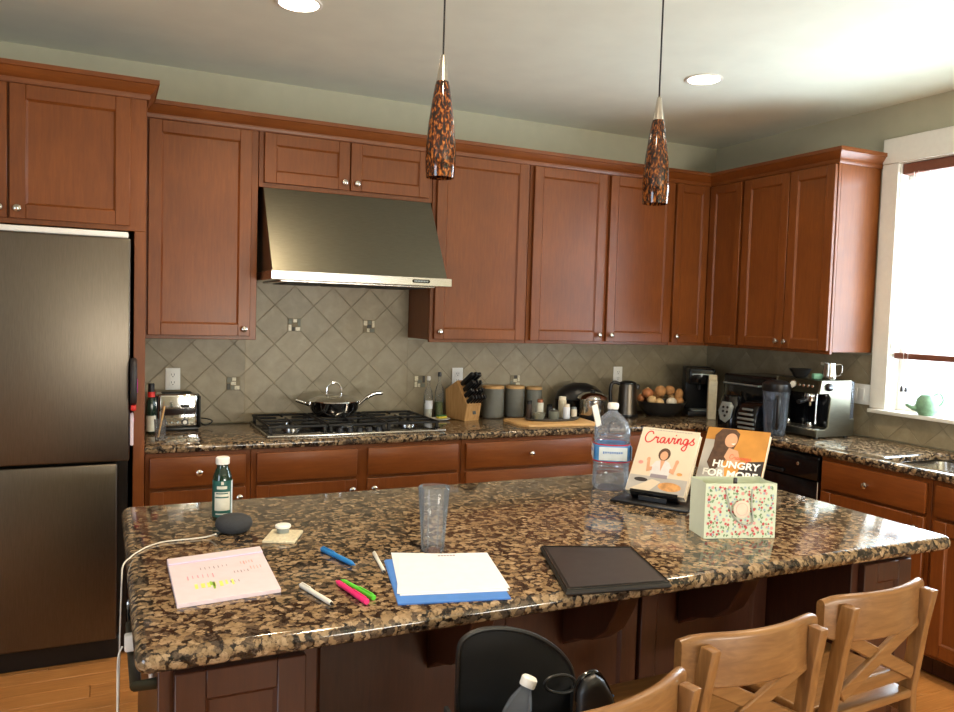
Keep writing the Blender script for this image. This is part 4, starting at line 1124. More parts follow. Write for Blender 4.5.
# ---- writing pad with coloured notes
c = [at(u, v, z=ZT + .010) for u, v in ((167, 560), (260, 547), (281, 588), (177, 604))]
t = thing('writing_pad', 'pale pink writing pad with lilac binding and coloured notes', 'notepad', (0, 0, ZT))
def quad(mb, P, z0, z1, bev=.0006):
    q = [(p_.x, p_.y) for p_ in P]; return mb.prism(q[::-1] if True else q, z0, z1, bev, 1)
quad(MB(), c, 0, .009).build('page_block', 'paper_pink', t)
def lerp(a, b, k): return a + (b - a) * k
top = [c[0], c[1], lerp(c[1], c[2], .13), lerp(c[0], c[3], .13)]
quad(MB(), top, .0092, .0125, .001).build('binding_strip', 'paper_pink', t)
low = [lerp(c[0], c[3], .125), lerp(c[1], c[2], .125), lerp(c[1], c[2], .15), lerp(c[0], c[3], .15)]
quad(MB(), low, .0092, .0128, .001).build('binding_edge', 'paper_lilac', t)
def pg(u, v): return lerp(lerp(c[0], c[1], u), lerp(c[3], c[2], u), v)
rn = random.Random(11)
def marks(mat, spots, wid, hgt, sl=.0):
    mb = MB()
    for (u, v) in spots:
        a = pg(u, v); b = pg(u + wid * rn.uniform(.6, 1.2), v + sl); d = pg(u, v + hgt * rn.uniform(.7, 1.2)); e_ = b + (d - a)
        mb.prism([(a.x, a.y), (d.x, d.y), (e_.x, e_.y), (b.x, b.y)], .0091, .0094)
    o = mb.build('handwritten_notes', mat, t); o['kind'] = 'stuff'
marks('ink_yellow', [(.20 + k * .06, .66) for k in range(7)], .035, .10)
marks('ink_green', [(.35, .64), (.37, .66)], .02, .12)
marks('ink_pink', [(.15 + k * .05, .46) for k in range(6)], .012, .08, .01)
marks('ink_grey', [(.30 + k * .045, .30) for k in range(7)] + [(.62 + k * .035, .48) for k in range(5)] + [(.55 + k * .04, .68) for k in range(3)], .008, .05, .008)
marks('flower_pink', [(.72 + k * .03, .28) for k in range(5)] + [(.80 + k * .035, .42) for k in range(4)], .010, .07, .01)

# ---- pens
def pen(name, label, a, b, r, body, capm, capk=.32, tip='black_plastic'):
    A = at(*a, z=ZT + r); B = at(*b, z=ZT + r); d = B - A; L = d.length
    t = thing(name, label, 'pen', (A.x, A.y, ZT + r + .0002), math.atan2(d.y, d.x), 'pens and markers on the island')
    X = RYm(R(90))
    MB().lathe([(0, L * capk), (r * .92, L * capk), (r * .92, L * .86), (r * .75, L * .92), (0, L * .92)], seg=14).xf(X).build('barrel', body, t)
    MB().lathe([(0, L * .9205), (r * .6, L * .9205), (r * .22, L), (0, L)], seg=12).xf(X).build('tip', tip, t)
    cp = MB().lathe([(0, 0), (r * .85, 0), (r, L * .015), (r, L * capk - .001), (0, L * capk - .001)], seg=14).xf(X).build('cap', capm, t)
    MB().box(L * .03, L * capk * .95, -.0016, .0016, r, r + .0022, .0006, 1).build('clip', capm, t)
pen('white_marker', 'white marker with black tip between the pad and the pink highlighter', (301, 585), (334, 605), .0058, 'pen_white', 'pen_white')
pen('blue_marker', 'blue marker lying alone on the granite', (322, 549), (355, 565), .0068, 'pen_blue', 'pen_blue', .4, 'pen_blue')
pen('pink_highlighter', 'hot pink highlighter beside the green one', (367, 602), (336, 581), .0068, 'pen_pink', 'pen_pink', .45, 'pen_pink')
pen('green_highlighter', 'bright green highlighter beside the pink one', (374, 598), (341, 580), .0062, 'pen_green', 'pen_green', .45, 'pen_green')
pen('white_ballpoint', 'slim white pen tucked against the blue folder', (374, 553), (385, 573), .0048, 'pen_white', 'pen_white')

# ---- blue folder and papers
c = [at(u, v, z=ZT + .003) for u, v in ((384, 560), (484, 556), (511, 598), (398, 604))]
t = thing('paper_folder', 'blue paper folder lying under the white sheets', 'folder', (0, 0, ZT))
quad(MB(), c, 0, .0018, .0004).build('back_sheet', 'folder_blue', t)
quad(MB(), [lerp(c[0], c[1], .0) + Vector((.004, .002, 0)), c[1] + Vector((-.002, .001, 0)), c[2], c[3]], .002, .0034, .0004).build('front_sheet', 'folder_blue', t)
def sheet(label, px, z, pts_extra=None):
    c = [at(u, v, z=ZT + z) for u, v in px]
    t = tag(quad(MB(), c, 0, .0014, .0003).build('paper_sheet', 'paper'), label, 'paper', 'papers on the folder'); t.location.z = ZT + z
    return t, c
sheet('lower white sheet with its corner poking out above the folder', ((391, 553), (486, 555), (509, 591), (400, 596)), .0037)
t, c = sheet('top white sheet with a faint printed heading', ((399, 555), (487, 553), (510, 588), (397, 594)), .0053)
def pg2(u, v): return lerp(lerp(c[0], c[1], u), lerp(c[3], c[2], u), v)
mb = MB()
for k in range(6):
    a = pg2(.43 + k * .033, .05); b = pg2(.455 + k * .033, .05); d = pg2(.455 + k * .033, .085); e_ = pg2(.43 + k * .033, .085)
    mb.prism([(q.x, q.y) for q in (a, e_, d, b)], .00142, .0017)
mb.build('printed_heading', 'ink_grey', t)

# ---- black portfolio
c = [at(u, v, z=ZT + .016) for u, v in ((540, 545), (632, 546), (672, 582), (566, 590))]
t = thing('portfolio', 'flat black zippered portfolio with stitched border near the island edge', 'portfolio', (0, 0, ZT))
cen = (c[0] + c[1] + c[2] + c[3]) / 4
def shrink(k): return [cen + (q - cen) * k for q in c]
quad(MB(), c, 0, .014, .005).build('padded_body', 'black_leather', t)
quad(MB(), shrink(.90), .0142, .0155, .0008).build('cover_panel', 'cover_dark', t)
ring = shrink(.965); MB().tube([Vector((q.x, q.y, .0148)) for k in range(4) for q in [lerp(ring[k], ring[(k + 1) % 4], j / 6) for j in range(6)]], .0016, 6, True).build('zipper', 'black_gloss', t)

# ================================================================== things on the back counter
# ---- toaster
t = thing('toaster', 'polished steel two-slice toaster below the wall outlet', 'toaster', (.034, -.170, ZT))
MB().box(-.098, .098, -.072, .072, .0, .018, .004, 2).build('base', 'black_plastic', t)
MB().prism(rrect(-.096, .096, -.070, .070, .02, 5), .0185, .182, .012, 4).build('shell', 'chrome', t)
MB().box(.0965, .108, -.066, .066, .012, .172, .005, 2).build('end_cap', 'black_plastic', t)
MB().box(-.108, -.0965, -.066, .066, .012, .172, .005, 2).build('end_cap', 'black_plastic', t)
for yy in (-.03, .03): MB().box(-.07, .07, yy - .014, yy + .014, .1822, .1845, .001, 1).build('bread_slot', 'black_iron', t)
MB().box(.030, .036, -.0715, -.0703, .06, .14, .0005, 1).build('lever_slot', 'black_plastic', t)
MB().box(.014, .052, -.092, -.0718, .118, .130, .004, 2).build('lever', 'black_plastic', t)
d = MB().lathe([(0, 0), (.017, 0), (.016, .006), (0, .006)], seg=20).xf(T(.033, -.0705, .043) @ RX(R(90))).build('dial', 'black_plastic', t)
MB().lathe([(0, .0062), (.010, .0062), (.009, .014), (0, .014)], seg=20).xf(T(.033, -.0705, .043) @ RX(R(90))).build('dial_cap', 'white_plastic', d)
for k in range(3): MB().cyl((0, 0, 0), .005, .003, 12, .001).xf(T(-.055 + k * .028, -.0705, .043) @ RX(R(90))).build('button', 'silver_paint', t)
tag(MB().tube(smooth([(.146, -.13, ZT + .03), (.17, -.15, ZT + .012), (.20, -.14, ZT + .020), (.21, -.115, ZT + .030), (.18, -.075, ZT + .036), (.148, -.06, ZT + .036)], 6), .003, 8).build('appliance_cord', 'black_plastic'), 'black cord looping beside the toaster', 'cord')

# ---- sauce bottle and glass by the refrigerator panel
p = at(151, 434, z=ZT)
t = thing('sauce_bottle', 'dark sauce bottle with red collar and black cap', 'bottle', (p.x, p.y, ZT), R(-20))
MB().lathe([(0, 0), (.020, 0), (.022, .003), (.022, .15), (.018, .168), (.013, .178), (0, .178)], seg=24).build('bottle_body', 'juice_green', t)
MB().lathe([(.0222, .015), (.0226, .015), (.0226, .09), (.0222, .09)], seg=24).build('paper_label', 'label_cream', t)
MB().lathe([(0, .1782), (.0165, .1782), (.0165, .203), (0, .203)], seg=20).build('red_collar', 'red_plastic', t)
MB().lathe([(0, .2032), (.0145, .2032), (.0145, .240), (.012, .243), (0, .243)], seg=20).build('cap', 'black_plastic', t)
p = at(160, 440, z=ZT)
t = thing('utensil_glass', 'small clear glass holding a wooden stick beside the sauce bottle', 'glass', (p.x, p.y, ZT))
MB().lathe([(0, 0), (.020, 0), (.022, .004), (.026, .095), (.0245, .095), (.0205, .012), (0, .010)], seg=24).build('tumbler', 'glass_clear', t)
MB().tube([(-.008, .0, .013), (.019, .006, .155)], .0038, 8).build('wooden_stick', 'board_wood', t)

# ---- covered pan
p = at(334, 412, z=.968)
t = thing('frying_pan', 'polished steel frying pan with domed lid on the cooktop', 'pan', (p.x, -.225, .9672), R(-8))
t.location.x = at(334, 410, y=-.225).x; t.scale = (1.0, 1.0, 1.32)
MB().lathe([(0, 0), (.085, 0), (.105, .006), (.128, .03), (.137, .058), (.139, .060), (.134, .060), (.124, .031), (.10, .009), (0, .005)], seg=40).build('pan_body', 'chrome', t)
lid = MB().lathe([(.139, .0605), (.137, .064), (.11, .074), (.06, .084), (0, .088), (0, .086), (.06, .082), (.11, .072), (.134, .0605)], seg=40).build('lid', 'chrome', t)
MB().tube(smooth([(-.040, 0, .088), (-.036, 0, .115), (-.012, 0, .133), (.016, 0, .132), (.036, 0, .113), (.040, 0, .088)], 6), .0045, 8).build('lid_handle', 'chrome', lid)
MB().tube(smooth([(.134, .0, .045), (.17, .0, .070), (.215, .0, .088), (.262, .0, .092)], 6), [.006] * 6 + [.0085] * 12 + [.007], 10).build('long_handle', 'chrome', t)
MB().tube(smooth([(-.132, -.012, .044), (-.165, -.02, .055), (-.205, -.03, .066)], 6), .007, 10).build('helper_handle', 'chrome', t)

# ---- oil bottles and sponge dish
p = at(430, 416, y=-.11); 
def oil(x, y, h, r, label, body, stop):
    t = thing('oil_bottle', label, 'bottle', (x, y, ZT), 0, 'oil bottles behind the cooktop')
    MB().lathe([(0, 0), (r * .92, 0), (r, .004), (r, h * .56), (r * .8, h * .66), (r * .36, h * .76), (r * .34, h * .9), (0, h * .9)], seg=20).build('bottle_body', 'glass_clear', t)
    MB().lathe([(0, .004), (r * .88, .004), (r * .88, h * .35), (0, h * .35)], seg=20).build('contents', body, t)
    MB().lathe([(0, h * .901), (r * .36, h * .901), (r * .45, h * .93), (r * .36, h), (0, h)], seg=16).build('stopper', stop, t)
    return t
ob = oil(at(428, 410, y=-.10).x, -.10, .25, .026, 'clear oil bottle with white label behind the cooktop', 'label_cream', 'white_plastic')
wrap_rect(-150, -30, .06, .11, .0263, 'paper_label', 'paper', ob)
oil(at(439, 405, y=-.055).x, -.055, .27, .026, 'clear oil bottle with dark round stopper against the tile', 'herb', 'cover_dark')
q = at(441, 418, z=ZT)
t = thing('sponge_dish', 'small white dish behind the cooktop corner', 'dish', (q.x, -.135, ZT)); t.location.x = at(440, 416, y=-.150).x
t.location.y = -.160
MB().lathe([(0, 0), (.035, 0), (.055, .008), (.056, .010), (.05, .009), (0, .004)], seg=24).build('plate', 'white_plastic', t)
sp = thing('sponge', 'yellow and green sponge on the small white dish', 'sponge', (t.location.x + .005, t.location.y, ZT + .0102), R(10))
MB().box(-.028, .028, -.016, .016, 0, .012, .003, 2).build('foam', 'soap_yellow', sp); MB().box(-.028, .028, -.016, .016, .0122, .018, .002, 1).build('scouring_pad', 'green_cloth', sp)

# ---- knife block
t = thing('knife_block', 'light wooden knife block full of black-handled knives', 'knife block', (1.640, -.225, ZT), R(16)); t.scale = (1.12, 1.12, 1.12)
MB().prism([(0, 0), (-.018, .085), (.070, .205), (.165, .150), (.150, 0)], -.050, .050, .003, 1, mx=YZ).build('block', 'block_wood', t)
MB().box(-.010, .012, -.0012, .0, -.012, .012, .0004, 1, mx=T(.005, -.0105, .045) @ RX(R(-12))).build('burnt_mark', 'slate_dish', t)
nrm = Vector((0, -.12, .088)).normalized(); tang = Vector((0, .088, .12)).normalized()
kq = nrm.to_track_quat('Z', 'Y').to_matrix().to_4x4()
rk = random.Random(5)
for r_ in range(4):
    n_ = (5, 5, 4, 3)[r_]
    for k in range(n_):
        o_ = Vector((0, -.018, .085)) + tang * (.016 + r_ * .036); o_.x = (k - (n_ - 1) / 2) * (.020 if r_ < 3 else .027)
        ln = (.055, .062, .085, .105)[r_] + rk.uniform(-.004, .006); hw_ = (.0065, .0065, .0075, .009)[r_]
        kn = MB().box(-hw_, hw_, -.011, .011, .0006, ln, .004, 2, mx=T(*o_) @ kq).build('knife_handle', 'black_plastic', t)
        MB().cyl((0, 0, 0), .0022, .0012, 8).xf(T(*o_) @ kq @ T(hw_ - .0002, 0, ln * .5) @ RYm(R(90))).build('rivet', 'silver_paint', kn)

# ---- canisters
def canister(u, y, r, h, label, lidm='board_wood'):
    x = at(u, 405, y=y).x
    t = thing('canister', label, 'canister', (x, y, ZT), 0, 'grey canisters')
    MB().lathe([(0, 0), (r - .004, 0), (r, .004), (r, h - .018), (r - .003, h - .0165), (0, h - .0165)], seg=32).build('canister_body', 'canister_grey', t)
    MB().lathe([(0, h - .016), (r + .001, h - .016), (r + .001, h - .002), (r - .001, h), (0, h)], seg=32).build('lid', lidm, t)
canister(493, -.115, .064, .192, 'large grey canister with wooden lid beside the knife block')
canister(514.5, -.100, .058, .188, 'middle grey canister with wooden lid between the other two')
canister(533.5, -.085, .050, .178, 'smallest grey canister with wooden lid behind the spice tray')

# ---- serving board with spice tray
t = tag(MB().prism([(-.255, -.10), (-.215, -.150), (.235, -.150), (.245, .10), (.215, .14), (-.225, .14), (-.255, .11)], 0, .015, .004, 2).build('serving_board', 'board_wood'), 'pale wooden serving board under the spice tray', 'serving board')
t.location = (2.055, -.43, ZT); t.rotation_euler = (0, 0, R(-4))
ZB = ZT + .0152
t = thing('spice_tray', 'oval dark slate tray of spices on the serving board', 'tray', (2.075, -.405, ZB), R(-4))
MB().lathe([(0, 0), (.9, 0), (1.0, .010), (1.0, .014), (.95, .013), (.88, .005), (0, .005)], seg=40, sx=.175, sy=.085).build('tray_dish', 'slate_dish', t)
ZS = ZB + .0054
def small(name, label, cat, u, y, r, h, body, lidm=None, lh=.012, shape='jar'):
    x = at(u, 412, y=y).x
    t = thing(name, label, cat, (x, y, ZS), 0, 'jars and bowls on the spice tray')
    if shape == 'bowl': MB().lathe([(0, 0), (r * .7, 0), (r, h * .6), (r * 1.02, h), (r * .94, h), (r * .66, h * .25), (0, h * .2)], seg=24).build('bowl_body', body, t); MB().lathe([(0, h * .6), (r * .9, h * .7), (0, h * .95)], seg=20).build('filling', lidm, t)
    else:
        MB().lathe([(0, 0), (r * .93, 0), (r, .003), (r, h - .004), (r * .85, h), (0, h)], seg=20).build('jar_body', body, t)
        if lidm: MB().lathe([(0, h + .0003), (r * .9, h + .0003), (r * .9, h + lh - .002), (r * .75, h + lh), (0, h + lh)], seg=20).build('lid', lidm, t)
    return t
small('spice_bottle', 'dark spice bottle with black lid on the tray', 'bottle', 529, -.368, .017, .085, 'pepper', 'black_plastic', .022)
small('spice_bottle', 'clear spice bottle with coppery lid on the tray', 'bottle', 540, -.356, .020, .092, 'label_cream', 'copper_lid', .020)
small('salt_cellar', 'shallow grey-green bowl of salt on the tray', 'bowl', 539, -.428, .034, .042, 'stone_dish', 'garlic', shape='bowl')
jj = small('sugar_pot', 'round grey lidded pot in the middle of the tray', 'pot', 554, -.420, .031, .048, 'stone_dish', 'slate_dish', .006)
MB().ball((0, 0, .058), (.006, .006, .005), 10, 6).build('lid_knob', 'silver_paint', jj)
small('salt_shaker', 'tall pale ceramic shaker at the rear of the tray', 'shaker', 562, -.345, .024, .105, 'cream_box', 'garlic', .018)
small('salt_shaker', 'pale square-shouldered shaker in front on the tray', 'shaker', 566.5, -.415, .020, .070, 'paper', 'garlic', .016)
small('salt_shaker', 'small pale shaker at the tray end toward the pot', 'shaker', 574, -.378, .017, .050, 'garlic', 'silver_paint', .012)
small('spice_bottle', 'squat black spice jar behind the lidded pot', 'bottle', 549.5, -.350, .018, .066, 'black_plastic', 'black_gloss', .014)

# ---- pots
t = thing('roasting_pot', 'large black domed roasting pot against the tile', 'pot', (at(579, 405, y=-.15).x, -.150, ZT))
MB().lathe([(0, 0), (.8, 0), (.95, .02), (1, .05), (1, .105), (0, .105)], seg=36, sx=.165, sy=.115).build('pot_body', 'black_gloss', t)
ld = MB().lathe([(1.02, .106), (1.02, .112), (.92, .15), (.65, .185), (.3, .203), (0, .206)], seg=36, sx=.165, sy=.115).build('domed_lid', 'black_plastic', t)
t = thing('rice_cooker', 'small steel pot with domed shiny lid in front of the black roasting pot', 'pot', (at(592, 410, y=-.365).x, -.365, ZT)); t.scale = (1.12, 1.12, 1.12)
MB().lathe([(0, 0), (.062, 0), (.067, .006), (.068, .03), (0, .03)], seg=32).build('base', 'black_plastic', t)
MB().lathe([(0, .0305), (.069, .0305), (.071, .035), (.071, .112), (0, .112)], seg=32).build('pot_body', 'steel_plain', t)
ld = MB().lathe([(0, .1125), (.082, .1125), (.085, .118), (.078, .130), (.05, .146), (.02, .152), (0, .153)], seg=32).build('lid', 'chrome', t)
MB().cyl((0, 0, .1532), .014, .012, 16, .003).build('lid_knob', 'black_plastic', ld)

# ---- kettle
t = thing('electric_kettle', 'brushed steel electric kettle with black handle', 'kettle', (at(627, 405, y=-.27).x, -.270, ZT), R(-22))
MB().lathe([(0, 0), (.070, 0), (.072, .004), (.070, .018), (0, .018)], seg=32).build('power_base', 'black_plastic', t)
MB().lathe([(0, .0185), (.064, .0185), (.064, .03), (.058, .12), (.054, .205), (0, .205)], seg=32).build('kettle_body', 'steel_v', t)
MB().lathe([(0, .2052), (.054, .2052), (.052, .216), (.03, .226), (0, .228)], seg=32).build('lid', 'black_plastic', t)
MB().tube(smooth([(-.052, 0, .205), (-.085, 0, .215), (-.108, 0, .19), (-.108, 0, .11), (-.092, 0, .05), (-.062, 0, .035)], 6), .011, 10).build('handle', 'black_plastic', t)
MB().box(.048, .075, -.014, .014, .172, .204, .006, 2).build('spout', 'black_plastic', t)

# ---- bowl of potatoes and onions
bxy = Vector((at(661, 408, y=-.262).x, -.262)); 
t = tag(MB().lathe([(0, 0), (.075, 0), (.085, .004), (.125, .04), (.148, .092), (.144, .093), (.118, .042), (.08, .012), (0, .010)], seg=40).build('vegetable_bowl', 'dark_ceramic'), 'wide dark bowl heaped with potatoes and onions', 'bowl'); t.location = (bxy.x, bxy.y, ZT); t.scale = (1.07, 1.07, 1.0)
veg = [(-.088, -.030, .102, .034, .030, 'potato_pale', 'potato'), (-.004, -.092, .096, .038, .030, 'garlic', 'onion'), (-.068, -.070, .094, .030, .026, 'potato_pale', 'potato'), (.064, -.070, .098, .036, .030, 'potato', 'potato'),
       (-.092, .006, .138, .036, .034, 'onion', 'onion'), (-.024, -.020, .150, .040, .038, 'potato', 'potato'), (.046, -.010, .152, .034, .034, 'potato', 'potato'), (.104, -.020, .125, .032, .046, 'potato', 'potato'), (.105, .038, .100, .030, .026, 'potato_pale', 'potato'),
       (-.05, .07, .110, .036, .032, 'onion', 'onion'), (.03, .07, .115, .036, .034, 'potato', 'potato'), (-.112, .04, .105, .026, .028, 'onion', 'onion')]
desc = ['pale potato low at the kettle side of the bowl', 'white onion at the front of the bowl', 'small pale potato beside the white onion', 'brown potato at the front of the bowl toward the coffee maker', 'brown onion near the kettle, upper layer', 'big brown potato on top of the heap', 'round brown potato on top beside the big one', 'long potato tilted at the coffee maker side', 'pale potato against the bowl rim by the coffee maker', 'brown onion at the back of the bowl by the tile', 'brown potato at the back of the bowl by the tile', 'small brown onion on the rim near the kettle']
for (vx, vy, vz, rx, rz_, m_, kind), ds in zip(veg, desc):
    mb = MB(); rx *= .96; rz_ *= .96; mb.ball((0, 0, 0), (rx, rx * .88, rz_), 16, 10)
    rr_ = random.Random(hash((vx, vz)) & 255)
    mb.v = [(x * (1 + .10 * math.sin(z * 60 + vx * 50)), y * (1 + .08 * math.cos(x * 70)), z) for x, y, z in mb.v]
    nm = 'onion' if kind == 'onion' else 'potato'
    r = thing(nm, ds, nm, (bxy.x + vx * 1.16, bxy.y + vy * 1.16, ZT + vz + (vz - .09) * .14), rr_.uniform(0, 3), 'potatoes and onions in the bowl')
    if 'long' in ds or 'round' in ds: r.rotation_euler.y = R(25)
    mb.build('skin', m_, r)
    if kind == 'onion': MB().lathe([(.007, rz_ * .94), (.004, rz_ * 1.12), (0, rz_ * 1.2)], seg=8).build('stem_tip', 'potato_pale', r)

# ---- coffee maker in the corner
t = thing('coffee_maker', 'black pod coffee maker in the room corner', 'coffee maker', (at(695, 405, y=-.30).x + .02, -.30, ZT), R(-30))
MB().box(-.085, .085, -.13, .12, 0, .035, .008, 2).build('base', 'black_plastic', t)
MB().box(-.085, .085, .01, .12, .0352, .315, .012, 3).build('water_tower', 'black_plastic', t)
MB().box(-.085, .085, -.12, .009, .205, .312, .016, 3).build('brew_head', 'black_gloss', t)
MB().box(-.06, .06, -.125, -.02, .0352, .044, .003, 1).build('drip_tray', 'silver_paint', t)
MB().tube(smooth([(-.06, -.121, .268), (-.055, -.137, .275), (.055, -.137, .275), (.06, -.121, .268)], 5), .005, 8).build('handle', 'silver_paint', t)
MB().lathe([(0, 0), (.022, 0), (.016, .03), (0, .03)], seg=20).xf(T(0, -.055, .172)).build('nozzle', 'black_plastic', t)
t = thing('paper_bag', 'tall cream paper carton squeezed beside the coffee maker', 'carton', (at(711.5, 408, y=-.50).x, -.500, ZT), R(-38))
MB().box(-.026, .026, -.05, .05, 0, .245, .003, 1).build('carton_body', 'cream_box', t)
MB().prism([(-.05, .2452), (.05, .2452), (.012, .28), (-.012, .28)], -.024, .024, .001, 1, mx=YZ).build('folded_top', 'cream_box', t)

# ---- toaster oven, blender base, ribbed appliance, blender jug on the window-wall counter
t = thing('toaster_oven', 'black countertop toaster oven behind the blender base', 'toaster oven', (3.362, -.80, ZT), R(-90))
w_ = .215
MB().box(-w_, w_, -.165, .17, .018, .300, .014, 3).build('oven_body', 'black_gloss', t)
dr = MB().box(-w_ + .02, w_ - .085, -.173, -.1655, .05, .265, .004, 2).build('glass_door', 'black_gloss', t)
MB().tube([(-w_ + .04, -.1735, .245), (-w_ + .04, -.20, .245), (w_ - .105, -.20, .245), (w_ - .105, -.1735, .245)], .006, 8).build('door_handle', 'silver_paint', dr)
for k in range(3): MB().cyl((0, 0, 0), .017, .016, 18, .003).xf(T(w_ - .043, -.1655, .085 + k * .075) @ RX(R(90))).build('control_knob', 'black_plastic', t)
for sx in (-1, 1):
    for yy in (-.13, .13): MB().cyl((sx * .17, yy, 0), .014, .0178, 12).build('foot', 'black_plastic', t)
t = thing('blender', 'black blender motor base with silver control shield', 'blender', (3.048, -.835, ZT), R(-72))
MB().lathe([(0, 0), (1, 0), (1.0, .02), (.93, .10), (.78, .165), (.70, .185), (0, .185)], seg=28, sx=.085, sy=.080).build('motor_housing', 'black_gloss', t)
sh = MB().prism([(-.042, .0), (-.024, -.052), (.012, -.068), (.042, -.036), (.050, .030), (.032, .054), (-.026, .054)], 0, .006, .002, 2, mx=T(-.005, -.078, .100) @ RX(R(78))).build('control_shield', 'silver_paint', t)
for k, (px, pz) in enumerate(((-.012, .022), (.014, .022), (-.010, -.002), (.015, -.004), (.004, -.028))):
    MB().cyl((0, 0, 0), .0075, .003, 14, .001).xf(T(-.005, -.078, .100) @ RX(R(78)) @ T(px, pz, .0062)).build('button', 'black_plastic', sh)
t = thing('ribbed_grinder', 'black appliance with silver louvred front next to the blender jug', 'appliance', (3.056, -.997, ZT), R(-80))
MB().prism([(.08, .0), (-.070, 0), (-.085, .05), (-.080, .10), (-.05, .145), (.0, .165), (.08, .17)], -.066, .066, .010, 3, mx=YZ).build('housing', 'black_gloss', t)
for k in range(5):
    zz = .018 + k * .026; yf = (-.077, -.083, -.0855, -.083, -.071)[k]; ww = (.060, .060, .058, .052, .040)[k]
    MB().box(-ww + .012, ww, yf - .010, yf + .002, zz, zz + .012, .003, 2).build('louvre', 'silver_paint', t)
p = at(775, 435, z=ZT)
t = thing('blender_jug', 'clear blender jug with black lid next to the espresso machine', 'blender', (p.x - .002, p.y + .004, ZT), R(-112))
MB().lathe([(0, 0), (.052, 0), (.055, .006), (.060, .06), (.072, .245), (.069, .245), (.057, .06), (.050, .012), (0, .010)], seg=32).build('jug', 'smoke_plastic', t)
MB().lathe([(0, .2452), (.074, .2452), (.076, .25), (.074, .285), (.055, .300), (.03, .305), (0, .305)], seg=32).build('lid', 'black_plastic', t)
MB().lathe([(0, .0105), (.012, .0105), (.010, .06), (.014, .075), (.010, .12), (.006, .20), (0, .205)], seg=16).build('blade_tower', 'black_plastic', t)
MB().tube(smooth([(.066, -.02, .215), (.098, -.03, .20), (.098, -.03, .08), (.066, -.02, .045)], 6), .010, 10).build('handle', 'black_plastic', t)

# ---- espresso machine
t = thing('espresso_machine', 'stainless espresso machine with black brew bay', 'espresso machine', (3.157, -1.345, ZT), 0)
# local: x goes back to the wall, y runs along the counter away from the window
Dp, Wd, Hh = .285, .315, .318
XZp = Matrix(((1, 0, 0, 0), (0, 0, 1, 0), (0, 1, 0, 0), (0, 0, 0, 1)))     # poly (x,z) extruded along y
side = [(0, .012), (Dp, .012), (Dp, .105), (Dp - .035, .105), (Dp - .035, Hh), (.022, Hh), (.006, .245), (.075, .245), (.095, .22), (.085, .065), (.065, .052), (0, .052)]
for ya in (0, Wd - .012): MB().prism(side, ya, ya + .012, .002, 1, mx=XZp).build('side_panel', 'steel_h', t)
MB().box(.108, Dp - .036, .0125, Wd - .0125, .054, Hh - .002, .002, 1).build('brew_bay', 'black_gloss', t)
MB().box(Dp - .0345, Dp - .002, .004, Wd - .004, .106, Hh - .006, .006, 2).build('water_tank', 'smoke_plastic', t)
MB().prism([(.006, .246), (.022, Hh - .001), (.1075, Hh - .001), (.1075, .246)], .0125, Wd - .0125, .002, 1, mx=XZp).build('control_head', 'bronze', t)
MB().box(.004, .107, .0125, Wd - .0125, .012, .050, .003, 1).build('drip_tray', 'steel_h', t)
gr = MB()
for k in range(9): gr.box(.012, .098, .03 + k * .031, .044 + k * .031, .0502, .0535, .001, 1)
gr.build('drip_grille', 'chrome', t)
for xx in (.03, Dp - .03):
    for yy in (.03, Wd - .03): MB().cyl((xx, yy, 0), .012, .0118, 10).build('foot', 'black_plastic', t)
sl_ = math.atan2(.016, .072); HF = T(.013, 0, .282) @ RYm(-R(90) + sl_)   # out of the sloped head front
gg = MB().lathe([(0, 0), (.024, 0), (.024, .004), (.021, .006), (0, .006)], seg=24).xf(HF @ T(0, .185, 0)).build('pressure_gauge', 'nickel', t)
MB().lathe([(0, .0062), (.019, .0062), (.019, .0066), (0, .0066)], seg=24).xf(HF @ T(0, .185, 0)).build('gauge_face', 'white_plastic', gg)
for k in range(4): MB().cyl((0, 0, 0), .009, .006, 14, .002).xf(HF @ T(0, .140 - k * .030, 0)).build('button', 'nickel', t)
gh_ = MB().lathe([(0, 0), (.032, 0), (.034, .01), (.030, .028), (0, .028)], seg=24).xf(T(.060, .105, .216)).build('group_head', 'chrome', t)
pf = MB().lathe([(0, 0), (.022, 0), (.033, .008), (.034, .024), (0, .024)], seg=24).xf(T(.060, .105, .1915)).build('portafilter', 'chrome', t)
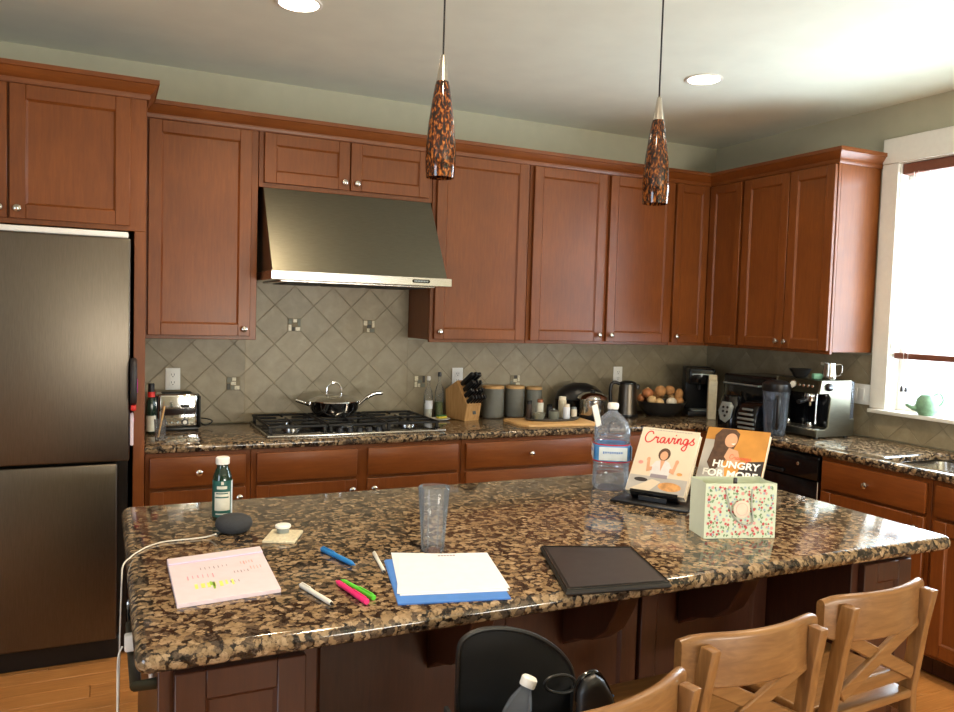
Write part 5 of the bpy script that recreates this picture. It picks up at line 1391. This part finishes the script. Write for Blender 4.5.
MB().tube([(.028, .105, .203), (.0, .098, .201), (-.050, .086, .197)], [.008, .011, .012], 10).build('portafilter_handle', 'black_plastic', pf)
MB().tube([(.060, .105, .1912), (.060, .105, .172)], .007, 8).build('spout', 'chrome', pf)
MB().tube(smooth([(.050, .052, .244), (.045, .050, .20), (.040, .046, .14), (.034, .042, .078)], 5), .0048, 10).build('steam_wand', 'chrome', t)
kd = MB().lathe([(0, 0), (.022, 0), (.020, .014), (.016, .017), (0, .017)], seg=20).xf(T(.075, -.0003, .282) @ RX(R(90))).build('steam_dial', 'cover_dark', t)
MB().box(.060, .090, -.0195, -.0175, .279, .285, .0005, 1).build('dial_mark', 'silver_paint', kd)
for yy in (.10, .25): MB().lathe([(0, 0), (.018, 0), (.020, .004), (.018, .026), (.016, .028), (0, .028)], seg=18).xf(T(.055, yy, .0536)).build('tamper_cup', 'chrome', t)
ZE_ = ZT + Hh + .0003
def top(x, y): return (3.157 + x, -1.345 + y, ZE_)
t = tag(MB().lathe([(0, 0), (.030, 0), (.034, .004), (.062, .048), (.059, .049), (.031, .008), (0, .006)], seg=32).build('black_bowl', 'dark_ceramic'), 'small black bowl on top of the espresso machine', 'bowl'); t.location = top(.10, .22)
t = tag(MB().box(-.026, .026, -.020, .020, 0, .030, .004, 2).build('mint_tin', 'mint_box'), 'little mint green box on the espresso machine', 'box'); t.location = top(.10, .100); t.rotation_euler = (0, 0, R(-30))
t = thing('milk_pitcher', 'steel milk pitcher on top of the espresso machine', 'pitcher', top(.125, .045), R(-40))
MB().lathe([(0, 0), (.034, 0), (.037, .004), (.037, .03), (.031, .062), (.031, .092), (.029, .092), (.029, .06), (.034, .03), (0, .006)], seg=32).build('pitcher_body', 'steel_plain', t)
MB().tube(smooth([(.030, 0, .082), (.058, 0, .084), (.064, 0, .055), (.055, 0, .028), (.0365, 0, .022)], 6), .0038, 8).build('handle', 'chrome', t)
MB().prism([(-.028, -.010), (-.045, 0), (-.028, .010)], .078, .093, .001, 1).build('spout', 'steel_plain', t)
